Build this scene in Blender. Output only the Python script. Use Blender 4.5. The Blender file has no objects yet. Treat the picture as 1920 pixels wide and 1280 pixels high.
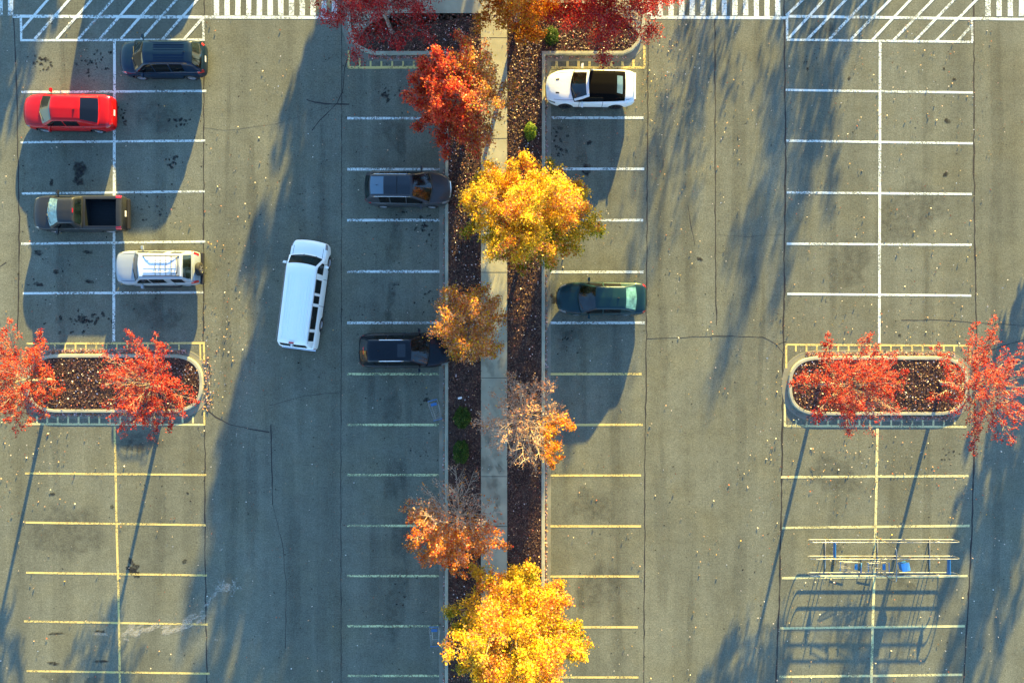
import bpy, bmesh, math, random
import numpy as np
from mathutils import Vector, Matrix
R = math.radians
SC = bpy.context.scene
COL = SC.collection

# ------------------------------------------------------------------ camera, sky, sun, exposure
PX, CAMH = 34.0, 40.0                      # pixels of the 1920 px survey photo per metre of ground, flying height
cam_d = bpy.data.cameras.new('camera'); cam = bpy.data.objects.new('camera', cam_d); COL.objects.link(cam)
cam.location = (0, 0, CAMH); cam_d.sensor_width = 36
cam_d.lens = 18 / (960 / PX / CAMH); cam_d.clip_end = 2000
SC.camera = cam
SUN_AZ, SUN_EL = 14.0, 10.4                # sun stands a little east of north (+Y), low
w = bpy.data.worlds.new('World'); SC.world = w; w.use_nodes = True
nt = w.node_tree; bg = nt.nodes['Background']
sky = nt.nodes.new('ShaderNodeTexSky'); sky.sky_type = 'NISHITA'; sky.sun_disc = False
sky.sun_elevation = R(SUN_EL); sky.sun_rotation = R(SUN_AZ); sky.ozone_density = 3.4; sky.air_density = 1.0; sky.dust_density = 0.3
nt.links.new(sky.outputs[0], bg.inputs[0]); bg.inputs[1].default_value = 0.115
ld = bpy.data.lights.new('sun', 'SUN'); ld.energy = 5.0; ld.angle = R(0.5); ld.color = (1.0, 0.73, 0.19)
sun = bpy.data.objects.new('sun', ld); COL.objects.link(sun)
sd = Vector((math.sin(R(SUN_AZ)) * math.cos(R(SUN_EL)), math.cos(R(SUN_AZ)) * math.cos(R(SUN_EL)), math.sin(R(SUN_EL))))
sun.rotation_euler = (-sd).to_track_quat('-Z', 'Y').to_euler(); sun.location = (0, 60, 30)
SC.view_settings.view_transform = 'Standard'; SC.view_settings.look = 'None'
SC.view_settings.exposure = 2.66; SC.view_settings.gamma = 1
SC.render.engine = 'CYCLES'

def G(px, py, h=0.0):
    k = (CAMH - h) / CAMH
    return ((px - 960) / PX * k, (640 - py) / PX * k)
def GL(pts): return [G(*p) for p in pts]

# ------------------------------------------------------------------ helpers
def tag(o, label=None, cat=None, group=None, kind=None):
    if label: o['label'] = label
    if cat: o['category'] = cat
    if group: o['group'] = group
    if kind: o['kind'] = kind
    return o
def empty(name, loc, rz=0):
    o = bpy.data.objects.new(name, None); COL.objects.link(o); o.location = loc; o.rotation_euler = (0, 0, rz)
    o.empty_display_size = 0.3
    return o
def mk(name, vs, fs, mats, parent=None, smooth=False, midx=None, loc=None):
    me = bpy.data.meshes.new(name); me.from_pydata([tuple(v) for v in vs], [], fs)
    for m in (mats if isinstance(mats, (list, tuple)) else [mats]): me.materials.append(m)
    if midx: me.polygons.foreach_set('material_index', midx)
    if smooth: me.polygons.foreach_set('use_smooth', [True] * len(me.polygons))
    me.update()
    o = bpy.data.objects.new(name, me); COL.objects.link(o)
    if parent: o.parent = parent
    if loc: o.location = loc
    return o
class MB:
    def __init__(s): s.v = []; s.f = []; s.m = []
    def add(s, vs, fs, m=0):
        b = len(s.v); s.v += [tuple(v) for v in vs]; s.f += [tuple(i + b for i in f) for f in fs]; s.m += [m] * len(fs)
    def box(s, x0, x1, y0, y1, z0, z1, m=0, M=None):
        vs = [Vector((x, y, z)) for z in (z0, z1) for y in (y0, y1) for x in (x0, x1)]
        if M: vs = [M @ v for v in vs]
        s.add(vs, [(0, 2, 3, 1), (4, 5, 7, 6), (0, 1, 5, 4), (2, 6, 7, 3), (0, 4, 6, 2), (1, 3, 7, 5)], m)
    def tube(s, pts, r, n=6, closed=False, m=0, r1=None):
        P = [Vector(p) for p in pts]; N = len(P); rings = []
        up = None
        for i in range(N):
            if closed: t = P[(i + 1) % N] - P[i - 1]
            else: t = P[min(i + 1, N - 1)] - P[max(i - 1, 0)]
            t = t.normalized() if t.length > 1e-9 else Vector((0, 0, 1))
            if up is None:
                up = Vector((0, 0, 1)) if abs(t.z) < .9 else Vector((1, 0, 0))
            a = t.cross(up)
            if a.length < 1e-4: a = t.orthogonal()
            a.normalize(); b = a.cross(t).normalized(); up = b
            rr = r if r1 is None else r + (r1 - r) * i / max(1, N - 1)
            rings.append([P[i] + (a * math.cos(2 * math.pi * k / n) + b * math.sin(2 * math.pi * k / n)) * rr for k in range(n)])
        vs = [v for ring in rings for v in ring]; fs = []
        for i in range(N if closed else N - 1):
            j = (i + 1) % N
            for k in range(n):
                k2 = (k + 1) % n
                fs.append((i * n + k, i * n + k2, j * n + k2, j * n + k))
        if not closed: fs += [tuple(range(n))[::-1], tuple((N - 1) * n + k for k in range(n))]
        s.add(vs, fs, m)
    def lathe(s, prof, n=24, axis='y', c=(0, 0, 0), m=0):
        vs = []
        for (r, h) in prof:
            for k in range(n):
                a = 2 * math.pi * k / n
                if axis == 'y': vs.append((c[0] + r * math.cos(a), c[1] + h, c[2] + r * math.sin(a)))
                elif axis == 'x': vs.append((c[0] + h, c[1] + r * math.cos(a), c[2] + r * math.sin(a)))
                else: vs.append((c[0] + r * math.cos(a), c[1] + r * math.sin(a), c[2] + h))
        fs = []
        for i in range(len(prof) - 1):
            for k in range(n):
                k2 = (k + 1) % n
                fs.append((i * n + k, i * n + k2, (i + 1) * n + k2, (i + 1) * n + k))
        s.add(vs, fs, m)
    def build(s, name, mats, parent=None, smooth=False, loc=None):
        o = mk(name, s.v, s.f, mats, parent, smooth, s.m, loc)
        return o

def nodes(name):
    m = bpy.data.materials.new(name); m.use_nodes = True
    nt = m.node_tree; b = nt.nodes['Principled BSDF']
    return m, nt, b
def mat(name, col, rough=.5, metal=0, coat=0, spec=.5, noise=None, bump=None, coords='Object'):
    m, nt, b = nodes(name)
    b.inputs['Base Color'].default_value = (*col, 1); b.inputs['Roughness'].default_value = rough
    b.inputs['Metallic'].default_value = metal; b.inputs['Coat Weight'].default_value = coat
    b.inputs['Coat Roughness'].default_value = .04; b.inputs['Specular IOR Level'].default_value = spec
    if noise or bump:
        tc = nt.nodes.new('ShaderNodeTexCoord')
    if noise:
        sc, amt = noise
        n = nt.nodes.new('ShaderNodeTexNoise'); n.inputs['Scale'].default_value = sc; n.inputs['Detail'].default_value = 5
        nt.links.new(tc.outputs[coords], n.inputs['Vector'])
        r = nt.nodes.new('ShaderNodeMapRange'); r.inputs[1].default_value = .3; r.inputs[2].default_value = .7
        r.inputs[3].default_value = 1 - amt; r.inputs[4].default_value = 1 + amt
        nt.links.new(n.outputs[0], r.inputs[0])
        mx = nt.nodes.new('ShaderNodeVectorMath'); mx.operation = 'SCALE'; mx.inputs[0].default_value = col
        nt.links.new(r.outputs[0], mx.inputs['Scale']); nt.links.new(mx.outputs[0], b.inputs['Base Color'])
    if bump:
        sc, st, dist = bump
        n = nt.nodes.new('ShaderNodeTexNoise'); n.inputs['Scale'].default_value = sc; n.inputs['Detail'].default_value = 4
        nt.links.new(tc.outputs[coords], n.inputs['Vector'])
        bp = nt.nodes.new('ShaderNodeBump'); bp.inputs['Strength'].default_value = st; bp.inputs['Distance'].default_value = dist
        nt.links.new(n.outputs[0], bp.inputs['Height']); nt.links.new(bp.outputs[0], b.inputs['Normal'])
    return m

def paint_dirty(name, col, rough=.35, metal=.0, coat=1.0):
    """car paint with faint dust over it"""
    m, nt, b = nodes(name); L = nt.links
    b.inputs['Metallic'].default_value = metal; b.inputs['Specular IOR Level'].default_value = .15
    b.inputs['Coat Weight'].default_value = coat * .38; b.inputs['Coat Roughness'].default_value = .05
    tc = nt.nodes.new('ShaderNodeTexCoord')
    n = nt.nodes.new('ShaderNodeTexNoise'); n.inputs['Scale'].default_value = 3; n.inputs['Detail'].default_value = 8; n.inputs['Roughness'].default_value = .65
    L.new(tc.outputs['Object'], n.inputs['Vector'])
    r = nt.nodes.new('ShaderNodeMapRange'); r.inputs[1].default_value = .35; r.inputs[2].default_value = .75; r.inputs[3].default_value = 0; r.inputs[4].default_value = .10
    L.new(n.outputs[0], r.inputs[0])
    mx = nt.nodes.new('ShaderNodeMix'); mx.data_type = 'RGBA'
    mx.inputs[6].default_value = (*col, 1)
    d = tuple(.85 * c + .15 * .12 for c in col); mx.inputs[7].default_value = (*d, 1)
    L.new(r.outputs[0], mx.inputs[0]); L.new(mx.outputs[2], b.inputs['Base Color'])
    r2 = nt.nodes.new('ShaderNodeMapRange'); r2.inputs[3].default_value = rough; r2.inputs[4].default_value = rough + .25
    L.new(n.outputs[0], r2.inputs[0]); L.new(r2.outputs[0], b.inputs['Roughness'])
    return m

def asphalt_mat():
    m, nt, b = nodes('asphalt'); L = nt.links; N = nt.nodes.new
    tc = N('ShaderNodeTexCoord')
    def noise(scale, detail=3, stretch=None, rough=.5):
        n = N('ShaderNodeTexNoise'); n.inputs['Scale'].default_value = scale; n.inputs['Detail'].default_value = detail; n.inputs['Roughness'].default_value = rough
        if stretch:
            mp = N('ShaderNodeMapping'); mp.inputs['Scale'].default_value = stretch; L.new(tc.outputs['Object'], mp.inputs[0]); L.new(mp.outputs[0], n.inputs['Vector'])
        else: L.new(tc.outputs['Object'], n.inputs['Vector'])
        return n
    def rng(src, a, c, lo, hi):
        r = N('ShaderNodeMapRange'); r.inputs[1].default_value = a; r.inputs[2].default_value = c; r.inputs[3].default_value = lo; r.inputs[4].default_value = hi
        L.new(src, r.inputs[0]); return r.outputs[0]
    def mul(a, c):
        x = N('ShaderNodeMath'); x.operation = 'MULTIPLY'; L.new(a, x.inputs[0]); L.new(c, x.inputs[1]); return x.outputs[0]
    fine = mul(rng(noise(13, 2, None, .9).outputs[0], .3, .7, .62, 1.38), rng(noise(5, 3, None, .8).outputs[0], .3, .7, .90, 1.10))
    med = rng(noise(1.3, 6, None, .7).outputs[0], .3, .7, .86, 1.12)
    big = rng(noise(.16, 4).outputs[0], .3, .7, .88, 1.12)
    strk = rng(noise(1, 4, (.8, .04, 1), .6).outputs[0], .3, .7, .80, 1.16)
    # wheel tracks and oil lanes in the middle of bays: long soft darker bands running along the lanes
    v = mul(mul(fine, med), mul(big, strk))
    vm = N('ShaderNodeVectorMath'); vm.operation = 'SCALE'; vm.inputs[0].default_value = (.127, .135, .102)
    L.new(v, vm.inputs['Scale'])
    # brownish dust patches
    mx = N('ShaderNodeMix'); mx.data_type = 'RGBA'; mx.blend_type = 'MULTIPLY'
    L.new(rng(noise(.35, 5, None, .6).outputs[0], .45, .7, 0, .8), mx.inputs[0]); L.new(vm.outputs[0], mx.inputs[6]); mx.inputs[7].default_value = (1.0, .95, .84, 1)
    # dark specks of aggregate and spots
    sp = N('ShaderNodeTexVoronoi'); sp.inputs['Scale'].default_value = 1.7; L.new(tc.outputs['Object'], sp.inputs['Vector'])
    mx2 = N('ShaderNodeMix'); mx2.data_type = 'RGBA'; mx2.blend_type = 'MULTIPLY'
    L.new(rng(sp.outputs['Distance'], .03, .055, .75, 0), mx2.inputs[0]); L.new(mx.outputs[2], mx2.inputs[6]); mx2.inputs[7].default_value = (.25, .25, .25, 1)
    L.new(mx2.outputs[2], b.inputs['Base Color'])
    b.inputs['Roughness'].default_value = .92; b.inputs['Specular IOR Level'].default_value = .25
    bp = N('ShaderNodeBump'); bp.inputs['Strength'].default_value = .25; bp.inputs['Distance'].default_value = .01
    L.new(noise(22, 2).outputs[0], bp.inputs['Height']); L.new(bp.outputs[0], b.inputs['Normal'])
    return m
def line_mat(name, col, lo=.36, hi=.46):
    """road paint, worn through by traffic so the asphalt shows"""
    m, nt, b = nodes(name); L = nt.links; N = nt.nodes.new
    tc = N('ShaderNodeTexCoord')
    n = N('ShaderNodeTexNoise'); n.inputs['Scale'].default_value = 9; n.inputs['Detail'].default_value = 6; n.inputs['Roughness'].default_value = .75
    n2 = N('ShaderNodeTexNoise'); n2.inputs['Scale'].default_value = .55; n2.inputs['Detail'].default_value = 2
    L.new(tc.outputs['Object'], n.inputs['Vector']); L.new(tc.outputs['Object'], n2.inputs['Vector'])
    a = N('ShaderNodeMath'); a.operation = 'MULTIPLY_ADD'; L.new(n2.outputs[0], a.inputs[0]); a.inputs[1].default_value = .5; L.new(n.outputs[0], a.inputs[2])
    r = N('ShaderNodeMapRange'); r.inputs[1].default_value = lo + .25; r.inputs[2].default_value = hi + .25; r.inputs[3].default_value = .25; r.inputs[4].default_value = .95
    L.new(a.outputs[0], r.inputs[0]); L.new(r.outputs[0], b.inputs['Alpha'])
    b.inputs['Base Color'].default_value = (*col, 1); b.inputs['Roughness'].default_value = .8
    return m
def soft_mat(name, col, alpha=.7, sc=6, lo=.35, hi=.6):
    m, nt, b = nodes(name); L = nt.links; N = nt.nodes.new
    tc = N('ShaderNodeTexCoord'); n = N('ShaderNodeTexNoise'); n.inputs['Scale'].default_value = sc; n.inputs['Detail'].default_value = 5
    L.new(tc.outputs['Object'], n.inputs['Vector'])
    at = N('ShaderNodeAttribute'); at.attribute_name = 'soft'
    r = N('ShaderNodeMapRange'); r.inputs[1].default_value = lo; r.inputs[2].default_value = hi; r.inputs[3].default_value = .35 * alpha; r.inputs[4].default_value = alpha
    L.new(n.outputs[0], r.inputs[0])
    mu = N('ShaderNodeMath'); mu.operation = 'MULTIPLY'; L.new(r.outputs[0], mu.inputs[0]); L.new(at.outputs['Fac'], mu.inputs[1])
    L.new(mu.outputs[0], b.inputs['Alpha']); b.inputs['Base Color'].default_value = (*col, 1); b.inputs['Roughness'].default_value = .7
    b.inputs['Specular IOR Level'].default_value = .2
    return m
def leaf_mat(name, trans=.35):
    m = bpy.data.materials.new(name); m.use_nodes = True; nt = m.node_tree; L = nt.links; N = nt.nodes.new
    for n in list(nt.nodes): nt.nodes.remove(n)
    out = N('ShaderNodeOutputMaterial'); at = N('ShaderNodeAttribute'); at.attribute_name = 'leaf'
    p = N('ShaderNodeBsdfPrincipled'); p.inputs['Roughness'].default_value = .5; p.inputs['Specular IOR Level'].default_value = .3
    t = N('ShaderNodeBsdfTranslucent'); mx = N('ShaderNodeMixShader'); mx.inputs[0].default_value = trans
    L.new(at.outputs['Color'], p.inputs['Base Color']); L.new(at.outputs['Color'], t.inputs['Color'])
    L.new(p.outputs[0], mx.inputs[1]); L.new(t.outputs[0], mx.inputs[2]); L.new(mx.outputs[0], out.inputs[0])
    return m
M = {}
M['asphalt'] = asphalt_mat()
M['white_line'] = line_mat('white_road_paint', (.64, .70, .64), .40, .50)
M['white_worn'] = line_mat('worn_white_road_paint', (.64, .71, .66), .44, .56)
M['yellow_line'] = line_mat('yellow_road_paint', (.62, .50, .17), .38, .50)
M['yellow_pale'] = line_mat('pale_yellow_road_paint', (.62, .58, .28), .38, .50)
M['yellow_worn'] = line_mat('worn_yellow_road_paint', (.56, .60, .30), .45, .57)
M['crack'] = mat('sealed_crack', (.018, .017, .016), .8, noise=(3, .5))
M['oil'] = soft_mat('oil_stain', (.018, .018, .018), .82)
M['damp'] = soft_mat('faint_stain', (.05, .05, .042), .30, 3, .40, .66)
M['spill'] = soft_mat('pale_spill', (.50, .48, .40), .45, 22, .46, .6)
M['concrete'] = mat('concrete', (.31, .31, .225), .85, noise=(1.7, .18), bump=(30, .3, .01))
M['walk'] = mat('sidewalk_concrete', (.34, .325, .22), .85, noise=(.9, .22), bump=(25, .3, .01))
M['gutter'] = mat('gutter_concrete', (.18, .18, .135), .9, noise=(1.2, .25), bump=(25, .3, .01))
M['mulch'] = mat('bark_mulch', (.070, .038, .028), 1, spec=.1, noise=(4, .5), bump=(14, .6, .04))
M['leaf'] = leaf_mat('tree_leaf', .45)
M['litter'] = leaf_mat('dry_leaf', .15)
M['bark'] = mat('bark', (.30, .245, .20), .9, noise=(6, .35), bump=(20, .6, .02))
M['bark_pale'] = mat('pale_bark', (.42, .33, .24), .9, noise=(6, .3))
M['glass'] = mat('dark_glass', (.006, .012, .013), .04, spec=.8, noise=(2.2, .9))
M['tint'] = mat('tinted_glass', (.003, .003, .004), .05, spec=.6)
M['teal_glass'] = mat('teal_glass', (.10, .24, .20), .08, spec=.7, noise=(3.5, .6))
M['shade_glass'] = mat('sunshade_behind_glass', (.22, .36, .33), .3, spec=.7, noise=(5, .4), bump=(5, .6, .05))
M['black'] = mat('black_plastic', (.012, .012, .013), .55)
M['void'] = mat('arch_liner', (.006, .006, .006), .9, spec=.1)
M['tyre'] = mat('rubber', (.014, .014, .014), .85, noise=(8, .3))
M['rim'] = mat('alloy', (.55, .55, .56), .3, .85)
M['rim_dark'] = mat('dark_alloy', (.05, .05, .055), .3, .7)
M['chrome'] = mat('chrome', (.75, .75, .76), .15, 1)
M['lamp_red'] = mat('red_lamp', (.45, .008, .012), .15, coat=1)
M['lamp_clear'] = mat('clear_lamp', (.22, .24, .25), .12, .2, coat=1)
M['plate'] = mat('plate', (.75, .75, .76), .5)
M['steel'] = mat('galvanised_steel', (.30, .30, .285), .38, .75, noise=(4, .25))
M['blue_plastic'] = mat('blue_plastic', (.02, .14, .36), .45)
M['cloth'] = mat('soft_top_cloth', (.004, .0038, .004), .95, spec=.05, noise=(20, .3))
M['liner'] = mat('bed_liner', (.006, .010, .013), .7, spec=.2)
M['sunroof'] = mat('sunroof_glass', (.004, .008, .012), .05, spec=.8)

rs = np.random.RandomState(7); rnd = random.Random(5)

# ------------------------------------------------------------------ ground
def sheet(name, poly, z, m, kind='structure'):
    bm = bmesh.new(); f = bm.faces.new([bm.verts.new((x, y, z)) for x, y in poly])
    bmesh.ops.triangulate(bm, faces=[f]); bmesh.ops.recalc_face_normals(bm, faces=bm.faces)
    for f in bm.faces:
        if f.normal.z < 0: f.normal_flip()
    me = bpy.data.meshes.new(name); bm.to_mesh(me); bm.free(); me.materials.append(m)
    o = bpy.data.objects.new(name, me); COL.objects.link(o); tag(o, kind=kind); return o
sheet('asphalt_ground', [(-300, -300), (300, -300), (300, 300), (-300, 300)], 0, M['asphalt'])

def ribbon(mb, pts, wid, z, m=0, jit=0.0, sub=0.0):
    P = [Vector((p[0], p[1])) for p in pts]
    if sub:
        Q = []
        for a, b in zip(P[:-1], P[1:]):
            n = max(1, int((b - a).length / sub))
            Q += [a.lerp(b, i / n) for i in range(n)]
        P = Q + [P[-1]]
    vs = []
    for i, p in enumerate(P):
        t = (P[min(i + 1, len(P) - 1)] - P[max(0, i - 1)]).normalized(); n = Vector((-t.y, t.x))
        ww = wid / 2 * (1 + rnd.uniform(-jit, jit) * 2); q = p + n * rnd.uniform(-jit, jit) * wid
        vs += [(q.x + n.x * ww, q.y + n.y * ww, z), (q.x - n.x * ww, q.y - n.y * ww, z)]
    mb.add(vs, [(2 * i, 2 * i + 1, 2 * i + 3, 2 * i + 2) for i in range(len(P) - 1)], m)

LW = .125
white_h, white_v, white_d = MB(), MB(), MB()
def Lh(mb, x0, y0, x1, y1, z, wid=LW): ribbon(mb, GL([(x0, y0), (x1, y1)]), wid, z, 0, .03, .5)
ZH, ZV, ZD = .008, .012, .016
# left block, white
for a in [(40, 173, 387, 171), (39, 267, 385, 264), (41, 363, 384, 359), (40, 457, 385, 453), (43, 550, 381, 548)]: Lh(white_h, *a, ZH)
for a in [(0, 173, -180, 173), (0, 267, -180, 267), (0, 363, -180, 363)]: pass
Lh(white_v, 215, 78, 213.5, 640, ZV, .15)
# hatched box, left
Lh(white_h, 38, 76, 384, 75, ZH); Lh(white_h, 24, 31, 636, 33.5, ZH, .17)
Lh(white_v, 39.5, 33, 40, 75, ZV); Lh(white_v, 381, 34, 382, 74, ZV)
for x0, y0, x1, y1 in [(41, 56, 90, 0), (65, 74, 130, 0), (106, 74, 172, 0), (147, 74, 212, 0), (187, 74, 252, 0), (226, 74, 292, 0), (265, 74, 331, 0), (305, 74, 370, 0)]:
    dx, dy = x1 - x0, y1 - y0; k = 70 / math.hypot(dx, dy)
    Lh(white_d, x0, y0, x1 + dx * k, y1 + dy * k, ZD, .14)
Lh(white_d, 345, 74, 380, 35, ZD, .14)
# right hatched box
Lh(white_h, 1220, 33, 1474, 34, ZH, .17); Lh(white_h, 1474, 31, 1920 + 120, 38, ZH, .15)
Lh(white_h, 1475, 75, 1824, 79, ZH); Lh(white_v, 1475.5, 33, 1476, 74, ZV); Lh(white_v, 1822, 37, 1823, 78, ZV)
for x0, y0, x1, y1 in [(1474, 30, 1505, 0), (1479, 72, 1545, 0), (1514, 74, 1586, 0), (1555, 74, 1625, 0), (1595, 75, 1669, 0), (1635, 76, 1707, 0), (1675, 76, 1749, 0), (1715, 77, 1789, 0), (1755, 77, 1831, 0)]:
    dx, dy = x1 - x0, y1 - y0; k = 70 / math.hypot(dx, dy)
    Lh(white_d, x0, y0, x1 + dx * k, y1 + dy * k, ZD, .14)
Lh(white_d, 1795, 78, 1822, 48, ZD, .14)
# crosswalk bars
for x in list(np.arange(406, 640, 20.1)) + list(np.arange(1218, 1470, 20.0)) + list(np.arange(1852, 2100, 21)) + [20, 0.5, -20, -40, -60]:
    Lh(white_v, x, 29.5 if x < 1400 else 31, x, -120, ZV, .29)
# right block, white
for a in [(1473, 169, 1824, 174), (1474, 264, 1824, 269), (1475, 361, 1822, 364), (1475, 457, 1822, 459), (1476, 551, 1821, 554)]: Lh(white_h, *a, ZH)
Lh(white_v, 1650, 80, 1648.5, 643, ZV, .15)
# right bay white (beside the planting strip)
for y0, y1, x1 in [(221, 221, 1207), (317, 317, 1208), (413, 413, 1206), (510, 510, 1207), (605, 605, 1209)]: Lh(white_h, 1030, y0, x1, y1, ZH, .14)
white_h.build('painted_white_stall_line', M['white_line']); tag(bpy.data.objects['painted_white_stall_line'], kind='structure')
tag(white_v.build('painted_white_divider', M['white_line']), kind='structure')
tag(white_d.build('painted_white_hatching', M['white_line']), kind='structure')
ww = MB()
for y in (222, 317.5, 413, 509, 605):
    Lh(ww, 651, y, 824, y, ZH, .14)
tag(ww.build('painted_worn_white_line', M['white_worn']), kind='structure')
yw = MB()
for y in (701, 796, 890, 985, 1079, 1173, 1266, 1360): Lh(yw, 651, y, 823, y, ZH, .125)
tag(yw.build('painted_worn_yellow_line', M['yellow_worn']), kind='structure')
yh, yv, yp, ypv = MB(), MB(), MB(), MB()
for y, x in [(701, 1203), (796, 1205), (891, 1202), (986, 1202), (1080, 1198), (1175, 1196), (1269, 1197), (1363, 1197)]: Lh(yh, 1029, y, x, y, ZH, .125)
for a in [(47, 887, 387, 890), (48, 979, 386, 984), (49, 1073, 388, 1078), (45, 1164, 390, 1170), (50, 1257, 393, 1262), (50, 1351, 393, 1356)]: Lh(yh, *a, ZH, .115)
ribbon(yv, GL([(215, 799), (217, 890), (219, 1000), (222, 1100), (225, 1280), (227, 1400)]), .12, ZV, 0, .03, .5)
for a in [(1464, 894, 1816, 892), (1466, 989, 1818, 985), (1466, 1083, 1814, 1079), (1463, 1177, 1809, 1173), (1461, 1268, 1804, 1264), (1460, 1362, 1800, 1358)]: Lh(yp, *a, ZH, .13)
ribbon(ypv, GL([(1645, 803), (1642, 960), (1639, 1080), (1636, 1177), (1633.5, 1280), (1631, 1400)]), .14, ZV, 0, .03, .5)
# yellow ladder markings round the islands
Lh(yh, 50, 644, 384, 643, ZH, .11); Lh(yv, 382.5, 645, 383, 684, ZV, .11); Lh(yv, 375.5, 645, 376, 675, ZV, .09)
for k in range(13): Lh(yv, 103 + 19.4 * k, 645.5, 103 + 19.4 * k, 657, ZV, .09)
Lh(yp, 45, 794.5, 384, 796, ZH, .11); Lh(yv, 383, 766, 383.5, 797, ZV, .1)
for k in range(16): Lh(ypv, 69.5 + 19.5 * k, 780, 69.5 + 19.5 * k, 793, ZV, .1)
Lh(yh, 1473, 646, 1820, 648, ZH, .11); Lh(yv, 1474, 647.5, 1474, 690, ZV, .11); Lh(yv, 1819, 650, 1819, 680, ZV, .11)
for k in range(16): Lh(yv, 1492 + 19.8 * k, 648, 1492 + 19.8 * k, 659, ZV, .1)
Lh(yp, 1471, 798, 1812, 800, ZH, .12); Lh(ypv, 1471.5, 757, 1471.5, 799, ZV, .11)
for k in range(16): Lh(ypv, 1492.5 + 19.8 * k, 787, 1492.5 + 19.8 * k, 797, ZV, .1)
Lh(yh, 652, 127, 826, 126.5, ZH, .14); Lh(yv, 654, 95, 653.5, 126, ZV, .12)
for k in range(8): Lh(yv, 674.5 + 20.3 * k, 109 + (6 if k else 0), 674.5 + 20.3 * k, 125, ZV, .1)
Lh(yh, 1030, 127, 1209, 127, ZH, .13); Lh(yv, 1208, 86, 1208, 126, ZV, .13)
for k in range(8): Lh(yv, 1043.5 + 20.6 * k, 115 - (3 if k > 6 else 0), 1043.5 + 20.6 * k, 126, ZV, .14)
tag(yh.build('painted_yellow_stall_line', M['yellow_line']), kind='structure')
tag(yv.build('painted_yellow_divider', M['yellow_line']), kind='structure')
tag(yp.build('painted_pale_yellow_line', M['yellow_pale']), kind='structure')
tag(ypv.build('painted_pale_yellow_divider', M['yellow_pale']), kind='structure')

# paving joints and cracks
ck = MB()
def crack(pts, wid=.05, j=.45):
    P = [Vector(G(*p)) for p in pts]; Q = [P[0]]
    for a, b in zip(P[:-1], P[1:]):
        n = max(2, int((b - a).length / .35))
        for i in range(1, n + 1):
            q = a.lerp(b, i / n)
            if i < n: q = q + Vector((rnd.gauss(0, .012), rnd.gauss(0, .012)))
            Q.append(q)
    ribbon(ck, Q, wid, .004, 0, j * .5)
crack([(22, -60), (25, 30), (31, 150), (34, 300), (36, 420), (35, 520), (33, 620)], .06)
crack([(383, -60), (383, 33), (382, 300), (381, 640), (384, 800), (384, 1000), (388, 1280), (392, 1400)], .06)
crack([(640, -60), (641, 150), (640, 640), (639, 900), (640, 1400)], .035)
crack([(655, 100), (646, 130), (643, 170), (632, 194), (600, 225), (585, 245)], .045)
crack([(1215, 60), (1214, 300), (1212, 640), (1209, 900), (1207, 1400)], .055)
crack([(1340, -60), (1341, 100), (1341, 300), (1342, 540), (1343, 610)], .055)
crack([(1470, -60), (1471, 90), (1473, 300), (1470, 560), (1468, 700), (1466, 900), (1462, 1100), (1455, 1280), (1452, 1400)], .075)
crack([(1825, -40), (1826, 100), (1826, 300), (1828, 480), (1831, 610), (1829, 700), (1825, 900), (1822, 1000), (1814, 1150), (1806, 1280), (1800, 1400)], .075)
crack([(385, 765), (405, 782), (430, 795), (470, 804), (505, 810)], .05)
crack([(508, 795), (511, 945)], .05); crack([(511, 945), (530, 1020), (537, 1100), (535, 1215)], .025)
crack([(575, 187), (590, 192), (610, 195), (655, 196)], .06)
crack([(1213, 635), (1290, 632), (1370, 630), (1430, 632), (1455, 645), (1473, 668), (1474, 688)], .035)
crack([(1690, 600), (1760, 600), (1850, 606), (1950, 612)], .03)
crack([(1843, 664), (1870, 652), (1920, 636), (1990, 615)], .045)
crack([(1290, 385), (1297, 430), (1303, 460)], .03)
crack([(505, 760), (570, 742), (640, 735)], .02); crack([(0, 500), (12, 492)], .05)
crack([(1474, 640), (1460, 645)], .04); crack([(640, 450), (560, 480), (500, 490)], .012)
crack([(383, 240), (420, 245), (520, 232), (632, 196)], .012); crack([(1343, 440), (1400, 444), (1474, 440)], .012)
tag(ck.build('pavement_cracks', M['crack']), kind='structure')

# stains: irregular blobs with soft rims
def blobs(name, items, m, z=.006):
    vs, fs, so = [], [], []
    for k, (x, y, r, ax, rot) in enumerate(items):
        cx, cy = G(x, y); b = len(vs); n = 18; ph = rnd.uniform(0, 9)
        zz = z + .0000 + (k % 40) * .00004
        rad = [r / PX * (1 + .22 * math.sin(2 * a + ph) + .16 * math.sin(5 * a + ph * 2) + rnd.uniform(-.14, .14)) for a in np.linspace(0, 2 * math.pi, n, endpoint=False)]
        vs.append((cx, cy, zz)); so.append(1)
        for ring, s in ((.55, 1), (.82, .85), (1.08, 0)):
            for i in range(n):
                a = 2 * math.pi * i / n; u, v = rad[i] * ring * ax * math.cos(a), rad[i] * ring * math.sin(a)
                vs.append((cx + u * math.cos(rot) - v * math.sin(rot), cy + u * math.sin(rot) + v * math.cos(rot), zz)); so.append(s)
        for i in range(n):
            j = (i + 1) % n; fs.append((b, b + 1 + i, b + 1 + j))
            for q in range(2):
                fs.append((b + 1 + q * n + i, b + 1 + (q + 1) * n + i, b + 1 + (q + 1) * n + j, b + 1 + q * n + j))
    o = mk(name, vs, fs, m); at = o.data.attributes.new('soft', 'FLOAT', 'POINT'); at.data.foreach_set('value', so)
    return tag(o, kind='stuff')
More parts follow.
